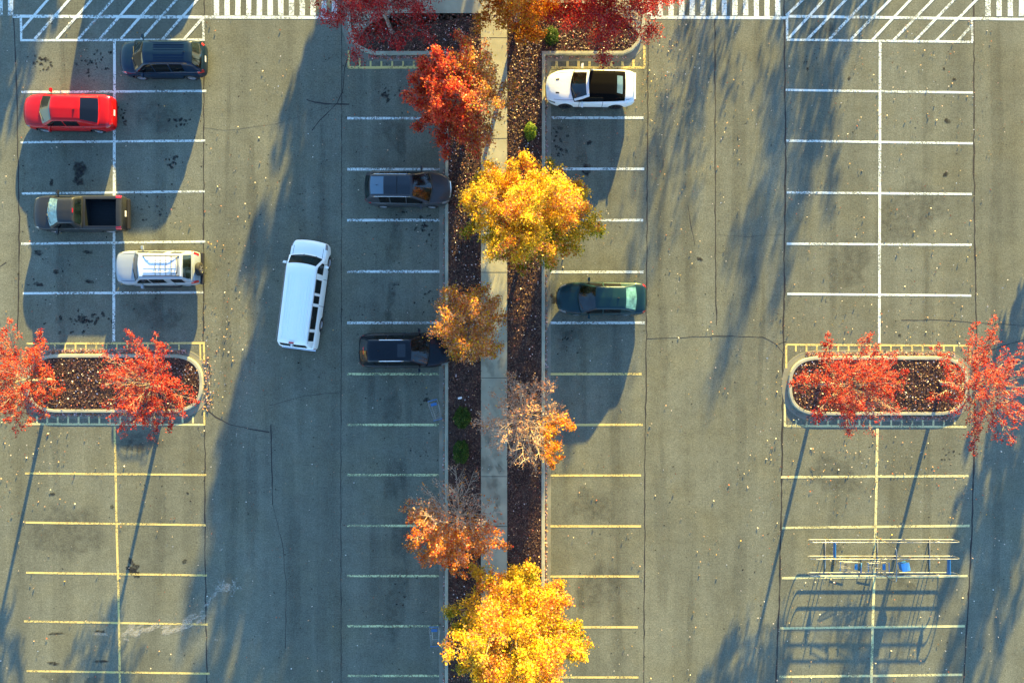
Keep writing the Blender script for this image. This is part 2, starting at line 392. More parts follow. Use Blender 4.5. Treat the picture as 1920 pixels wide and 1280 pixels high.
oil = [(150, 313, 12, .9, 0), (148, 340, 9, 1, 0), (150, 325, 10, .9, 0), (97, 341, 5, .8, 0), (96, 346, 3.5, 1, 0), (153, 598, 7, 1.4, 0), (160, 602, 4, 1, 0), (179, 605, 3.5, 1.3, .8),
       (245, 1052, 9, .5, .2), (251, 1066, 9, 1.1, .5), (254, 1075, 9, .9, 0), (240, 1064, 4, 1, 0), (98, 926, 4, 1.2, .4), (346, 1052, 4, 1.2, 0), (352, 924, 2.6, 1, 0), (210, 950, 3.5, 1.2, .8),
       (800, 749, 5.5, 1, 0), (790, 758, 2, 1, 0), (1343, 490, 0.1, 1, 0), (1592, 147, 3.5, 1, 0), (1776, 227, 6, .9, 0), (1773, 327, 5, 1, .6), (1687, 629, 3.5, 1, 0), (1100, 318, 10, 1, 0), (1105, 268, 5, 1, 0), (1340, 52, 0.1, 1, 0),
       (1312, 486, 4, 1.4, 2.5), (722, 180, 7, 1, 0), (728, 188, 4, 1, 0), (756, 398, 3, 1, 0), (1040, 562, 6, 1.1, .3), (1034, 555, 4, 1, 0), (1046, 548, 3, 1, 0), (1770, 130, 3, 1, 0), (1789, 149, 3.5, 1, 0), (1514, 130, 3, 1, 0)]
def sprink(cx, cy, n, sx, sy, r0=.8, r1=3):
    return [(rnd.gauss(cx, sx), rnd.gauss(cy, sy), rnd.uniform(r0, r1), rnd.uniform(.8, 1.4), rnd.uniform(0, 3)) for _ in range(n)]
oil += sprink(80, 120, 22, 14, 9) + sprink(175, 118, 34, 16, 18) + sprink(340, 228, 12, 13, 5, 1, 3.5) + sprink(324, 300, 9, 8, 6, 1.5, 4) + sprink(150, 605, 36, 24, 11, .8, 4) + sprink(235, 220, 10, 10, 9)
oil += sprink(1043, 265, 22, 10, 14, 1.2, 4) + sprink(1060, 640, 10, 14, 10, .8, 2.5) + sprink(1360, 550, 8, 22, 6, .6, 1.6) + sprink(800, 560, 16, 12, 14, .8, 2.6) + sprink(735, 165, 22, 22, 14, .7, 2) + sprink(790, 850, 9, 14, 9, .8, 2)
oil += sprink(800, 425, 22, 10, 12, 1, 3) + sprink(300, 380, 26, 34, 24, .7, 2.4) + sprink(100, 500, 14, 30, 30, .7, 2) + sprink(1515, 115, 16, 14, 10, .6, 1.6) + sprink(1780, 850, 9, 12, 8, 1, 2.4) + sprink(755, 1130, 10, 24, 24, .8, 2.4)
oil += [(72, 474, 4.5, 2.2, 0), (165, 473, 4, 2.2, 0), (72, 533, 4.5, 2, 0), (168, 528, 4, 2, 0), (105, 510, 4, 1.6, 0), (100, 1243, 3, 4, 0), (190, 1239, 3, 4, 0), (105, 1187, 3, 4, .1), (187, 1183, 3, 3, 0)]
oil += [(rnd.uniform(20, 1900), rnd.uniform(40, 1270), rnd.uniform(.5, 1.7), 1, 0) for _ in range(520)]
oil += [(rnd.uniform(40, 820), rnd.uniform(90, 700), rnd.uniform(.6, 1.8), 1, 0) for _ in range(240)]
blobs('oil_stains', [o for o in oil if o[2] > .3], M['oil'])
damp = [(150, 320, 14, .8, 1.5), (280, 590, 22, 1.7, 0), (262, 828, 24, 1.5, 0), (255, 835, 14, 1.2, 0), (735, 540, 14, .5, 0), (733, 560, 16, .6, 0), (728, 590, 14, .5, 0), (745, 530, 8, .6, -.7), (1067, 620, 22, 1, 0), (1060, 640, 16, 1, 0), (1092, 300, 12, 1, 0), (1690, 1085, 14, .8, 0), (1700, 1060, 16, .9, 0), (1560, 1030, 14, 1.2, 0), (1705, 1100, 12, .8, 0), (105, 1270, 14, 2, 0), (175, 1275, 10, 1.4, 0), (1780, 1148, 0.1, 1, 0), (110, 600, 9, .8, 0), (740, 250, 40, .5, 0), (745, 380, 40, .5, 0), (738, 460, 35, .5, 0), (740, 900, 46, .4, 0), (742, 1130, 60, .4, 0), (755, 1010, 46, .45, 0), (735, 770, 40, .4, 0), (1700, 400, 60, 1, 0), (1590, 500, 46, 1, 0), (1110, 950, 38, 1, 0), (1120, 1100, 44, 1, 0), (130, 1000, 60, 1, 0), (300, 220, 34, 1.2, 0), (120, 220, 30, 1.2, 0), (1540, 60, 20, 1.3, 0), (1560, 890, 40, 1, 0), (320, 600, 20, 1, 0)]
blobs('faint_stains', [d for d in damp if d[2] > .3], M['damp'], .0022)
blobs('wheel_polish', [(x + rnd.gauss(0, 4), y, rnd.uniform(110, 200), rnd.uniform(.04, .09), rnd.uniform(-.04, .04)) for x in (425, 470, 560, 605, 1245, 1290, 1385, 1430, 1870, 700, 760, 1090, 1150, 110, 300, 1560, 1740) for y in (rnd.uniform(60, 400), rnd.uniform(420, 800), rnd.uniform(820, 1240))], soft_mat('faint_polish', (.045, .046, .04), .15, .6, .3, .7), .0030)
sp = []
for t in range(70):
    u = rnd.random(); x = 235 + 150 * u + rnd.gauss(0, 4); y = 1184 - 6 * math.sin(u * 3) + (-(max(0, u - .6)) ** 1.3 * 110) + rnd.gauss(0, 5)
    sp.append((x, y, rnd.uniform(.7, 3.6), rnd.uniform(1, 4), rnd.uniform(-.2, .9)))
for t in range(60): sp.append((rnd.gauss(428, 12), rnd.gauss(1102, 6), rnd.uniform(.6, 2.4), rnd.uniform(1, 4), rnd.uniform(0, 3)))
for t in range(26): u = rnd.random(); sp.append((385 + 25 * u, 1136 - 32 * u + rnd.gauss(0, 3), rnd.uniform(.5, 2), rnd.uniform(1.5, 4), .9))
sp += [(250, 1186, 7, 2, .1), (275, 1180, 6, 1.8, 0), (315, 1184, 6, 2, .2), (338, 1178, 5, 2, .5), (190, 1188, 4, 3, 0), (415, 1030, 3, 1.2, 1), (405, 1198, 2.4, 1.4, 0), (1430, 250, .1, 1, 0)]
blobs('pale_spill', [s for s in sp if s[2] > .3], M['spill'], .009)

# ------------------------------------------------------------------ kerbs, beds, sidewalk
def offset(path, d, closed):
    P = [Vector(p) for p in path]; n = len(P); out = []
    for i in range(n):
        a = P[i - 1] if (closed or i > 0) else None; b = P[(i + 1) % n] if (closed or i < n - 1) else None
        t1 = (P[i] - a).normalized() if a is not None else (b - P[i]).normalized()
        t2 = (b - P[i]).normalized() if b is not None else t1
        n1, n2 = Vector((-t1.y, t1.x)), Vector((-t2.y, t2.x)); m = (n1 + n2)
        m = m.normalized() if m.length > 1e-6 else n1
        out.append(P[i] + m * d / max(.5, m.dot(n1)))
    return out
def sweep(mb, path, prof, closed, m=0):
    rings = [offset(path, o, closed) for o, z in prof]; n = len(path); k = len(prof)
    vs = [(rings[j][i].x, rings[j][i].y, prof[j][1]) for i in range(n) for j in range(k)]; fs = []
    for i in range(n if closed else n - 1):
        i2 = (i + 1) % n
        for j in range(k - 1): fs.append((i * k + j, i2 * k + j, i2 * k + j + 1, i * k + j + 1))
    if not closed: fs += [tuple(range(k)), tuple((n - 1) * k + j for j in range(k))[::-1]]
    mb.add(vs, fs, m)
def dens(path, closed, step=1.0):
    P = [Vector(p) for p in path]; out = []
    for i in range(len(P) if closed else len(P) - 1):
        a, b = P[i], P[(i + 1) % len(P)]; n = max(1, int((b - a).length / step))
        out += [a.lerp(b, k / n) for k in range(n)]
    if not closed: out.append(P[-1])
    return out
def rrect(x0, x1, y0, y1, rx, ry, n=12):
    pts = []
    for (cx, cy, a0) in ((x1 - rx, y0 + ry, 90), (x1 - rx, y1 - ry, 0), (x0 + rx, y1 - ry, -90), (x0 + rx, y0 + ry, -180)):
        for k in range(n + 1):
            a = R(a0 - 90 * k / n); c, s = math.cos(a), math.sin(a)
            e = .8
            pts.append((cx + rx * math.copysign(abs(c) ** e, c), cy - ry * math.copysign(abs(s) ** e, s)))
    return pts                       # px, clockwise on the ground seen from above
KP = [(-.09, .02), (-.09, .145), (-.075, .155), (.055, .155), (.08, .14), (.10, .02)]
GP = [(.102, .0005), (.102, .012), (.30, .007), (.41, .010), (.42, .0005)]
beds = []
def kerb(path_px, closed, gutter=True, sgn=1, name='kerb', gcrop=None):
    p = dens(GL(path_px), closed, .6)
    mb = MB(); sweep(mb, p, [(o * sgn, z) for o, z in KP], closed)
    tag(mb.build(name, M['concrete']), kind='structure')
    if gutter:
        mb = MB(); sweep(mb, p, [(o * sgn, z) for o, z in GP], closed)
        tag(mb.build('gutter_pan', M['gutter']), kind='structure')
    return p
isl_l = rrect(55, 379, 667, 770, 60, 50); isl_r = rrect(1480, 1810, 671, 775, 58, 50)
pl = kerb(isl_l, True, name='island_kerb'); pr = kerb(isl_r, True, name='island_kerb')
lm = [(655, -60), (655, 40), (657, 58), (663, 75), (673, 89), (688, 97), (705, 101), (838, 101)]
rm = [(1205, -60), (1205, 48), (1202, 66), (1195, 82), (1184, 94), (1168, 101), (1019, 101)]
lm2 = lm + [(837.5, 1420)]; rm2 = rm + [(1017.5, 1420)]
kerb(lm2, False, sgn=-1, name='median_kerb'); kerb(rm2, False, sgn=1, name='median_kerb')
BZ = .115
def inner(path_px, closed, d): return [tuple(v) for v in offset(dens(GL(path_px), closed, .6), d, closed)]
bed_polys = []
for p in (isl_l, isl_r):
    q = inner(p, True, -.085); bed_polys.append(q)
wx0, wx1 = 902, 951
lb = inner(lm2, False, .085); k0 = G(0, 26)[1]
def clip_top(poly, ymax): return [(x, min(y, ymax)) for x, y in poly]
left_bed = clip_top(lb, G(0, 28)[1]) + [G(wx0, 1420), G(wx0, 28)]
rb_ = inner(rm2, False, -.085)
right_bed = clip_top(rb_, G(0, 10)[1]) + [G(wx1, 1420), G(wx1, 10)]
bed_polys += [left_bed, right_bed]
def dedup(p):
    out = []
    for q in p:
        if not out or math.hypot(q[0] - out[-1][0], q[1] - out[-1][1]) > .01: out.append(q)
    if math.hypot(out[0][0] - out[-1][0], out[0][1] - out[-1][1]) < .01: out.pop()
    return out
for b_ in bed_polys: sheet('mulch_bed', dedup(b_), BZ, M['mulch'])
sheet('sidewalk', GL([(wx0, 1420), (wx1, 1420), (wx1, -100), (wx0, -100)]), .135, M['walk'])
sheet('sidewalk', GL([(661, -60), (661, 40), (664, 66), (668, 74), (700, 44), (740, 27), (902, 27), (902, -60)]), .131, M['walk'])
sheet('sidewalk', GL([(951, 8), (1120, 8), (1160, 30), (1198, 66), (1201, 40), (1201, -60), (951, -60)]), .131, M['walk'])
jt = MB()
for y in (-20, 73, 160, 261, 355, 420, 511, 602, 708, 800, 892, 985, 1078, 1170, 1262, 1355): ribbon(jt, GL([(wx0 + .5, y), (wx1 - .5, y)]), .03, .1385, 0, .1, .4)
for y in (130, 258, 510, 592, 744, 757, 890, 1020, 1150, 1250): pass
tag(jt.build('sidewalk_joints', M['crack']), kind='structure')
blobs('sidewalk_stains', [(915, 820, 16, .5, .3), (930, 850, 20, .5, .5), (912, 870, 20, .5, .3), (938, 880, 14, .4, .6), (925, 905, 20, .6, .5), (905, 670, 18, .6, 0), (938, 680, 12, .5, 0), (932, 935, 14, .5, .4), (920, 690, 12, .8, 0), (925, 760, 12, .4, .4), (935, 960, 14, .5, .4)], M['damp'], .141)

# ------------------------------------------------------------------ leaves, chips
def quads(name, C, size, nrm, col, m, parent=None, aspect=1.25, loc=None, fold=.25):
    n = len(C)
    if n == 0: return None
    nrm = nrm / (np.linalg.norm(nrm, axis=1, keepdims=True) + 1e-9)
    t = rs.normal(size=(n, 3)); a = np.cross(nrm, t); a /= np.linalg.norm(a, axis=1, keepdims=True) + 1e-9; b = np.cross(nrm, a)
    s = (size * rs.uniform(.5, 1.45, n))[:, None] * .5
    tip = C + a * s * aspect; tail = C - a * s * aspect
    V = np.empty((n, 4, 3)); V[:, 0] = tail; V[:, 1] = C + b * s + nrm * s * fold; V[:, 2] = tip; V[:, 3] = C - b * s + nrm * s * fold
    me = bpy.data.meshes.new(name); me.vertices.add(4 * n); me.vertices.foreach_set('co', V.astype(np.float32).ravel())
    me.loops.add(4 * n); me.loops.foreach_set('vertex_index', np.arange(4 * n, dtype=np.int32))
    me.polygons.add(n); me.polygons.foreach_set('loop_start', np.arange(0, 4 * n, 4, dtype=np.int32)); me.polygons.foreach_set('loop_total', np.full(n, 4, dtype=np.int32))
    me.materials.append(m); me.update(calc_edges=True)
    at = me.attributes.new('leaf', 'FLOAT_COLOR', 'POINT'); cc = np.ones((n, 4, 4)); cc[:, :, :3] = np.clip(col, 0, 1)[:, None, :]
    at.data.foreach_set('color', cc.astype(np.float32).ravel())
    o = bpy.data.objects.new(name, me); COL.objects.link(o)
    if parent: o.parent = parent
    if loc: o.location = loc
    return o
def inpoly(P, poly):
    x, y = P[:, 0], P[:, 1]; c = np.zeros(len(P), bool); n = len(poly)
    for i in range(n):
        x1, y1 = poly[i]; x2, y2 = poly[(i + 1) % n]
        if y1 == y2: continue
        k = ((y1 > y) != (y2 > y)) & (x < (x2 - x1) * (y - y1) / (y2 - y1) + x1); c ^= k
    return c
def pal(cols, n, var=.15, w=None):
    c = np.array(cols)[rs.choice(len(cols), n, p=w)]
    return c * (1 + rs.normal(0, var, (n, 1)))
CH, LC = [], []
for poly, fr in zip(bed_polys, (1, 1, 1, 1)):
    a = np.array(poly); lo, hi = a.min(0), a.max(0); area = np.prod(hi - lo)
    P = rs.uniform(lo, hi, (int(area * 210), 2)); P = P[inpoly(P, poly)]; CH.append(P)
    dn = 26 if fr else 10
    P = rs.uniform(lo, hi, (int(area * dn), 2)); P = P[inpoly(P, poly)]
    if poly is left_bed or poly is right_bed:
        keep = np.where(P[:, 1] > G(0, 420)[1], 1.0, np.where(P[:, 1] > G(0, 620)[1], .6, .28)) * (1.0 if poly is left_bed else .8); P = P[rs.rand(len(P)) < keep]
    LC.append(P)
P = np.vstack(CH); n = len(P)
tag(quads('mulch_chips', np.c_[P, BZ + rs.uniform(.0, .03, n)], .058, rs.normal(0, .36, (n, 3)) + [0, 0, 1], pal([(.095, .050, .034), (.065, .034, .026), (.13, .070, .045), (.045, .026, .022), (.17, .10, .065)], n), M['litter'], aspect=1.8), kind='stuff')
P = np.vstack(LC); n = len(P)
LIT = [(.66, .52, .48), (.52, .30, .26), (.42, .12, .09), (.55, .32, .16), (.78, .70, .68), (.34, .10, .08)]
tag(quads('leaf_litter', np.c_[P, BZ + rs.uniform(.02, .06, n)], .060, rs.normal(0, .6, (n, 3)) + [0, 0, 1], pal(LIT, n), M['litter']), kind='stuff')
# fallen leaves on the asphalt, sidewalk and in the gutters
fl = []
def uni(n, x0, x1, y0, y1): fl.append(np.c_[rs.uniform(x0, x1, n), rs.uniform(y0, y1, n)])
def gau(n, x, y, sx, sy): fl.append(np.c_[rs.normal(x, sx, n), rs.normal(y, sy, n)])
uni(900, 1030, 2000, 30, 1340); uni(520, 1400, 1900, 560, 1280); uni(300, 1470, 1860, 30, 640); uni(420, 380, 830, 30, 1300); uni(160, -60, 400, 40, 640); uni(260, -60, 400, 640, 1340)
gau(130, 420, 690, 30, 70); gau(130, 1220, 130, 40, 60); gau(60, 1100, 180, 60, 60); gau(150, 1300, 250, 90, 160); gau(160, 1640, 870, 130, 60); gau(120, 60, 850, 60, 60); gau(80, 430, 480, 40, 100)
uni(160, 903, 950, 0, 640); uni(40, 903, 950, 640, 1100)
Pk = np.vstack(fl)
gut = [np.c_[rs.uniform(90, 350, 900), rs.normal(659, 2.2, 900)], np.c_[rs.uniform(90, 350, 700), rs.normal(777, 2, 700)], np.c_[rs.uniform(1510, 1790, 900), rs.normal(664, 2.6, 900)], np.c_[rs.uniform(1510, 1790, 800), rs.normal(782.5, 2.4, 800)],
       np.c_[rs.normal(832.5, 1.0, 900), rs.uniform(118, 1400, 900)], np.c_[rs.normal(1023.5, 1.4, 1600), rs.uniform(104, 1400, 1600)], np.c_[rs.uniform(690, 826, 350), rs.normal(108, 1.8, 350)], np.c_[rs.uniform(1028, 1180, 120), rs.normal(108, 2, 120)],
       np.c_[rs.normal(388, 4, 160), rs.uniform(670, 770, 160)]]
Pg = np.vstack(gut)
def topx(P): return np.c_[(P[:, 0] - 960) / PX, (640 - P[:, 1]) / PX]
def hz(P):                                    # height of what the leaf lies on
    z = np.full(len(P), .012)
    for poly in bed_polys: z[inpoly(P, poly)] = BZ + .02
    z[(P[:, 0] > G(wx0, 0)[0]) & (P[:, 0] < G(wx1, 0)[0])] = .14
    return z
P = topx(Pk); n = len(P)
tag(quads('fallen_leaves', np.c_[P, hz(P) + rs.uniform(.004, .05, n)], .056, rs.normal(0, .6, (n, 3)) + [0, 0, 1], pal([(.55, .46, .36), (.50, .30, .18), (.36, .10, .05), (.70, .64, .55), (.55, .34, .08), (.14, .09, .06)], n, .2, [.2, .2, .15, .13, .05, .27]), M['litter']), kind='stuff')
P = topx(Pg); n = len(P)
cg = pal([(.50, .30, .27), (.36, .13, .10), (.60, .44, .42), (.34, .2, .12), (.50, .22, .08), (.16, .09, .07)], n)
tag(quads('gutter_leaves', np.c_[P, .014 + rs.uniform(.003, .04, n)], .066, rs.normal(0, .5, (n, 3)) + [0, 0, 1], cg, M['litter']), kind='stuff')

# ------------------------------------------------------------------ trees
def smoothn(P, f, ph):
    return (np.sin(P[:, 0] * f + ph) + np.sin(P[:, 1] * f * 1.3 + ph * 2.1) + np.sin(P[:, 2] * f * 1.1 + ph * .7) + np.sin((P[:, 0] - P[:, 1]) * f * 1.9 + ph)) / 4
def tree(name, label, px, py, h, Rr, th, nl, nleaf, lsize, colf, seed, group=None, elmin=8, elmax=82, sig=.16, weight=None, dens2=9, bark=None, lean=(0, 0), sub_len=.42, azr=None, tr=.13, squash=(1, 1), twig=True):
    r = random.Random(seed); gx, gy = G(px, py)
    root = empty(name, (gx, gy, 0)); tag(root, label, 'tree', group)
    tk, br = MB(), MB(); pts, wts = [], []
    hub = Vector((lean[0] * .4, lean[1] * .4, th)); Ht = h - th
    tk.tube([(0, 0, -.05), (0, 0, .15), (hub.x * .5, hub.y * .5, th * .5), tuple(hub)], tr * 1.25, 9, r1=tr * .8)
    lead = [hub + Vector((lean[0] * t, lean[1] * t, Ht * .75 * t)) + Vector((r.gauss(0, .08), r.gauss(0, .08), 0)) * t for t in (0, .25, .5, .75, 1)]
    br.tube(lead, tr * .75, 6, r1=.02)
    for i in range(nl):
        az = i * 2.39996 + r.uniform(-.3, .3) + seed * 1.7
        if azr: az = azr[0] + (azr[1] - azr[0]) * ((i * .618) % 1)
        u = (i + .5) / nl; el = R(elmin + (elmax - elmin) * u ** 1.15 + r.uniform(-6, 6))
        reach = 1 / math.sqrt((math.cos(el) / Rr) ** 2 + (math.sin(el) / Ht) ** 2) * r.uniform(.78, 1.12)
        st = lead[0].lerp(lead[3], u * .55); d = Vector((math.cos(el) * math.cos(az) * squash[0], math.cos(el) * math.sin(az) * squash[1], math.sin(el)))
        ln = reach; P = []; sag = Vector((r.gauss(0, .12), r.gauss(0, .12), r.uniform(-.02, .16)))
        for k in range(7):
            t = k / 6; P.append(st + d * ln * t + sag * ln * (t * t - t) * 1.0 + Vector((r.gauss(0, .03), r.gauss(0, .03), r.gauss(0, .03))) * ln * .25 * (t > 0))
        br.tube(P, .026 * min(1.25, Rr / 3) * r.uniform(.7, 1.2), 4, r1=.007)
        side = d.cross(Vector((0, 0, 1))).normalized(); upv = side.cross(d)
        for k in range(dens2):
            t = .14 + .84 * (k + r.random()) / dens2; q = t * 6; i0 = min(5, int(q)); p = P[i0].lerp(P[i0 + 1], q - i0)
            phi = r.uniform(0, 6.28); dv = (d * r.uniform(.6, 1.1) + (side * math.cos(phi) + upv * math.sin(phi) * .7) * r.uniform(.5, .9)).normalized()
            sl = ln * sub_len * (1.12 - t) * r.uniform(.6, 1.2) + .18
            e = p + dv * sl + Vector((0, 0, .04)); mid = p.lerp(e, .5) + Vector((r.gauss(0, .03), r.gauss(0, .03), .02))
            br.tube([p, mid, e], .016, 3, r1=.005)
            for s in np.linspace(.25, 1, 6): pts.append(tuple(p.lerp(e, s))); wts.append(.5 + s)
            if twig:
                for _ in range(3):
                    s = r.uniform(.35, .95); a = p.lerp(e, s); b_ = a + (dv + Vector((r.gauss(0, .55), r.gauss(0, .55), r.gauss(0, .4)))).normalized() * sl * r.uniform(.25, .5)
                    br.tube([a, b_], .007, 3, r1=.003)
                    for s in (.3, .65, 1): pts.append(tuple(a.lerp(b_, s))); wts.append(1.2)
    tk.build('trunk', bark or M['bark'], root, True); br.build('branches', bark or M['bark'], root, True)
    pts = np.array(pts); wts = np.array(wts)
    if weight is not None: wts = wts * weight(pts)
    wts = np.maximum(wts, 0); wts /= wts.sum()
    C = pts[rs.choice(len(pts), nleaf, p=wts)] + rs.normal(0, sig, (nleaf, 3)) * [1, 1, .8]
    C = C[C[:, 2] > .5]
    col = colf(C)
    nr = rs.normal(0, 1, (len(C), 3)) + [.15, .35, .5]
    quads('crown', C, lsize, nr, col, M['leaf'], root)
    return root

def mixcol(C, a, b, t, var=.16):
    n = len(C); pick = rs.rand(n) < np.clip(t, 0, 1)
    ca, cb = pal(a, n, var), pal(b, n, var); return np.where(pick[:, None], cb, ca)
RED = [(.48, .018, .014), (.38, .012, .011), (.56, .042, .017), (.22, .007, .010), (.54, .085, .045)]
CRIM = [(.50, .014, .020), (.38, .011, .016), (.60, .032, .026), (.22, .007, .012), (.60, .085, .07)]
ORG = [(.64, .21, .015), (.56, .15, .012), (.68, .29, .025), (.48, .11, .012)]
YEL = [(.70, .46, .012), (.66, .38, .012), (.74, .53, .03), (.60, .38, .015), (.70, .42, .08)]
GRN = [(.30, .27, .012), (.18, .20, .010), (.42, .34, .02)]
PNK = [(.68, .27, .11), (.72, .36, .20), (.60, .20, .07)]  # pinkish flecks: glossy leaf highlights put into the leaf colour
BRN = [(.56, .25, .035), (.50, .19, .03), (.60, .33, .03), (.44, .13, .035), (.44, .18, .07)]
SAL = [(.62, .32, .16), (.56, .24, .10), (.68, .44, .27), (.48, .19, .09)]
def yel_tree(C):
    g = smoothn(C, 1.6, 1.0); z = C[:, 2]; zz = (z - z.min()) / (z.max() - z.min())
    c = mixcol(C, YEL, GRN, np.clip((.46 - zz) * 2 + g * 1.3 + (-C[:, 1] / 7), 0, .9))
    p = rs.rand(len(C)) < np.clip(.16 + smoothn(C, 2.2, 4) * 1.0, 0, .55); c[p] = pal(PNK + ORG, p.sum()); return c
def red_org(C):
    return mixcol(C, RED, ORG, .12 + smoothn(C, 1.3, 2) * .4)
# big yellow trees
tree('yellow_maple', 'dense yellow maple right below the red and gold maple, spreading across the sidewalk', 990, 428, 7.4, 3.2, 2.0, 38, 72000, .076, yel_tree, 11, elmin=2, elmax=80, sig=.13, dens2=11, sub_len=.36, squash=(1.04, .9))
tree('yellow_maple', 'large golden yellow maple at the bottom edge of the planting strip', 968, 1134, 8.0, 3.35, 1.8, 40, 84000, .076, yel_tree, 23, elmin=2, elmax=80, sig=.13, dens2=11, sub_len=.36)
# red and brown one above it
def rb_col(C):
    t = np.clip((C[:, 0] + .15 * C[:, 1]) * .75 + .28 + smoothn(C, 1.5, 3) * .6, 0, 1)
    c = mixcol(C, [(min(1, a * 1.25), b_ * 1.5, d * 1.3) for a, b_, d in RED] + ORG[1:2] + [(.66, .11, .03), (.50, .07, .02), (.55, .14, .06), (.52, .10, .03)], BRN + BRN + SAL + GRN[:1], t); return c
tree('red_and_gold_maple', 'maple with vivid red leaves on one half and rusty gold leaves on the other', 880, 234, 7.2, 2.35, 2.5, 36, 44000, .078, rb_col, 31, elmin=6, elmax=78, sig=.12, lean=(-.2, .05), weight=lambda P: np.where(P[:, 0] > .4, .42, 1.0), squash=(1.05, 1.1))
tree('rust_brown_maple', 'small round rust brown tree over the nose of the black SUV', 884, 612, 5.2, 1.8, 1.8, 30, 18000, .072, lambda C: mixcol(C, BRN + SAL, ORG + YEL[:2], .3 + np.clip(smoothn(C, 1.6, 5) + .2 - .25 * np.abs(C[:, 0]), 0, .8)), 41, elmin=4, elmax=80, sig=.12, dens2=9, tr=.1, squash=(.95, 1.12))
tree('thin_bare_maple', 'half bare pale tree with bright orange leaves only at its lower right tips', 982, 781, 5.4, 2.45, 1.2, 38, 7800, .068, lambda C: mixcol(C, SAL, ORG + YEL[:1], np.where((C[:, 0] > .7) & (C[:, 1] < .5 + .1 * C[:, 0]), .97, .06)), 53, elmin=3, elmax=80, sig=.07,
     weight=lambda P: np.where((P[:, 0] > 1.0) & (P[:, 1] < .2), 5.0, np.where(P[:, 1] < -.4, .35, .8)), tr=.11, dens2=12, bark=M['bark_pale'])
tree('thin_bare_maple', 'half bare tree with an orange lower left side and grey twigs on top', 863, 955, 5.2, 2.6, 1.2, 32, 14500, .074, lambda C: mixcol(C, ORG + ORG + RED[2:3], SAL, .2 + np.clip(C[:, 1] * .5, 0, .6)), 61, elmin=3, elmax=80, sig=.10,
     weight=lambda P: np.where(P[:, 1] > .4 - .25 * P[:, 0], .07, np.where(P[:, 0] < .6, 1.2, .7)), tr=.11, dens2=12, bark=M['bark_pale'])
# sparse red trees of the islands
RG = 'sparse red trees standing on the islands'
def spiky(label, px, py, seed, nl, Rr, h, nleaf, lean, sq=(1, 1), colf=lambda C: mixcol(C, RED, [(.52, .09, .04), (.55, .15, .10)], .22 + smoothn(C, 1.2, 1) * .3), w=None, sig=.07, group=RG, sub_len=.30, dens2=12, elmin=10, elmax=70, th=2.55):
    return tree('red_maple', label, px, py, h, Rr, th, nl, int(nleaf * 2.7), .060, colf, seed, group, elmin, elmax, sig, w, dens2, None, lean, sub_len, None, .10, sq)
spiky('sparse bright red tree at the outer end of the island left of the van', 98, 712, 71, 28, 2.85, 5.2, 4700, (1.1, .2), (.85, 1.12), lambda C: mixcol(C, RED, [(.55, .14, .07), (.52, .13, .03)], .3))
spiky('sparse red tree over the rounded island end nearest the white van', 318, 716, 72, 28, 2.6, 5.1, 4800, (.95, .1), (1.0, 1.15), w=lambda P: np.where(P[:, 0] < -.5, .45, 1.1))
spiky('sparse red tree at the corral island, standing wholly over the mulch', 1535, 718, 73, 28, 2.75, 5.2, 5000, (.3, .1), (1.05, 1.0), w=lambda P: np.where((P[:, 0] > .3) & (P[:, 1] < -.5), .35, 1.1))
spiky('sparse red tree with bare grey twigs reaching past the island end by the right edge', 1762, 718, 74, 28, 2.9, 5.2, 3900, (-.25, .1), (1.05, 1.2), w=lambda P: np.where((P[:, 0] > 1.2) & (P[:, 1] > -.6), .22, 1.1))
# trees across the top of the strip
spiky('dark crimson half bare tree on the corner of the planting strip beside the crosswalk', 735, 62, 81, 30, 3.7, 5.6, 11000, (-.2, .5), (1.05, .85), lambda C: mixcol(C, CRIM, RED, .25), sig=.13, group='trees across the top of the planting strip')
spiky('broad crimson tree above the white convertible', 1126, 58, 82, 32, 4.2, 6.6, 20000, (.3, .5), (1.02, .85), lambda C: mixcol(C, CRIM, RED, .5 + .15 * smoothn(C, 1.2, 5)), sig=.17, group='trees across the top of the planting strip', dens2=10, th=3.1)
tree('orange_maple', 'orange maple between the two crimson trees over the sidewalk', 972, 42, 6.4, 2.3, 2.3, 28, 26000, .082, lambda C: mixcol(C, ORG + [(.56, .22, .012)], YEL[:2] + BRN, .25 + smoothn(C, 1.5, 2) * .4), 83, group='trees across the top of the planting strip', elmin=3, sig=.14)

# trees and a parked truck north of the frame, whose long shadows fall across the lot
BG = 'trees beyond the crosswalk'
def far(px, py, h, Rr, seed, n=3600, th=1.8, ls=.30, label=None, sig=.25):
    cf = lambda C: mixcol(C, ORG, YEL, .5)
    tree('maple', label or 'autumn maple north of the crosswalk', px, py, h, Rr, th, 18, n, ls, cf, seed, BG, 4, 80, sig, None, 6, None, (0, 0), .4, None, .13, (1, 1), False)
far(880, -330, 9.5, 3.5, 101, 6400); far(935, -520, 9.8, 3.7, 102, 6200); far(965, -330, 9.4, 2.5, 120, 3600, 4.0); far(945, -700, 9.0, 3.6, 103, 5600); far(785, -230, 8.2, 3.2, 104, 4600)
far(1000, -900, 10.2, 3.8, 105, 5600); far(860, -640, 10, 3.6, 108, 5200)
far(1450, -470, 5.8, 2.0, 106, 1700, 1.8, .12); far(1690, -530, 5.9, 2.8, 109, 4800, 1.8, .13); far(2070, 215, 6.0, 2.6, 112, 2000)
far(140, -430, 4.3, 1.1, 113, 400); far(222, -620, 4.5, 1.3, 114, 500)

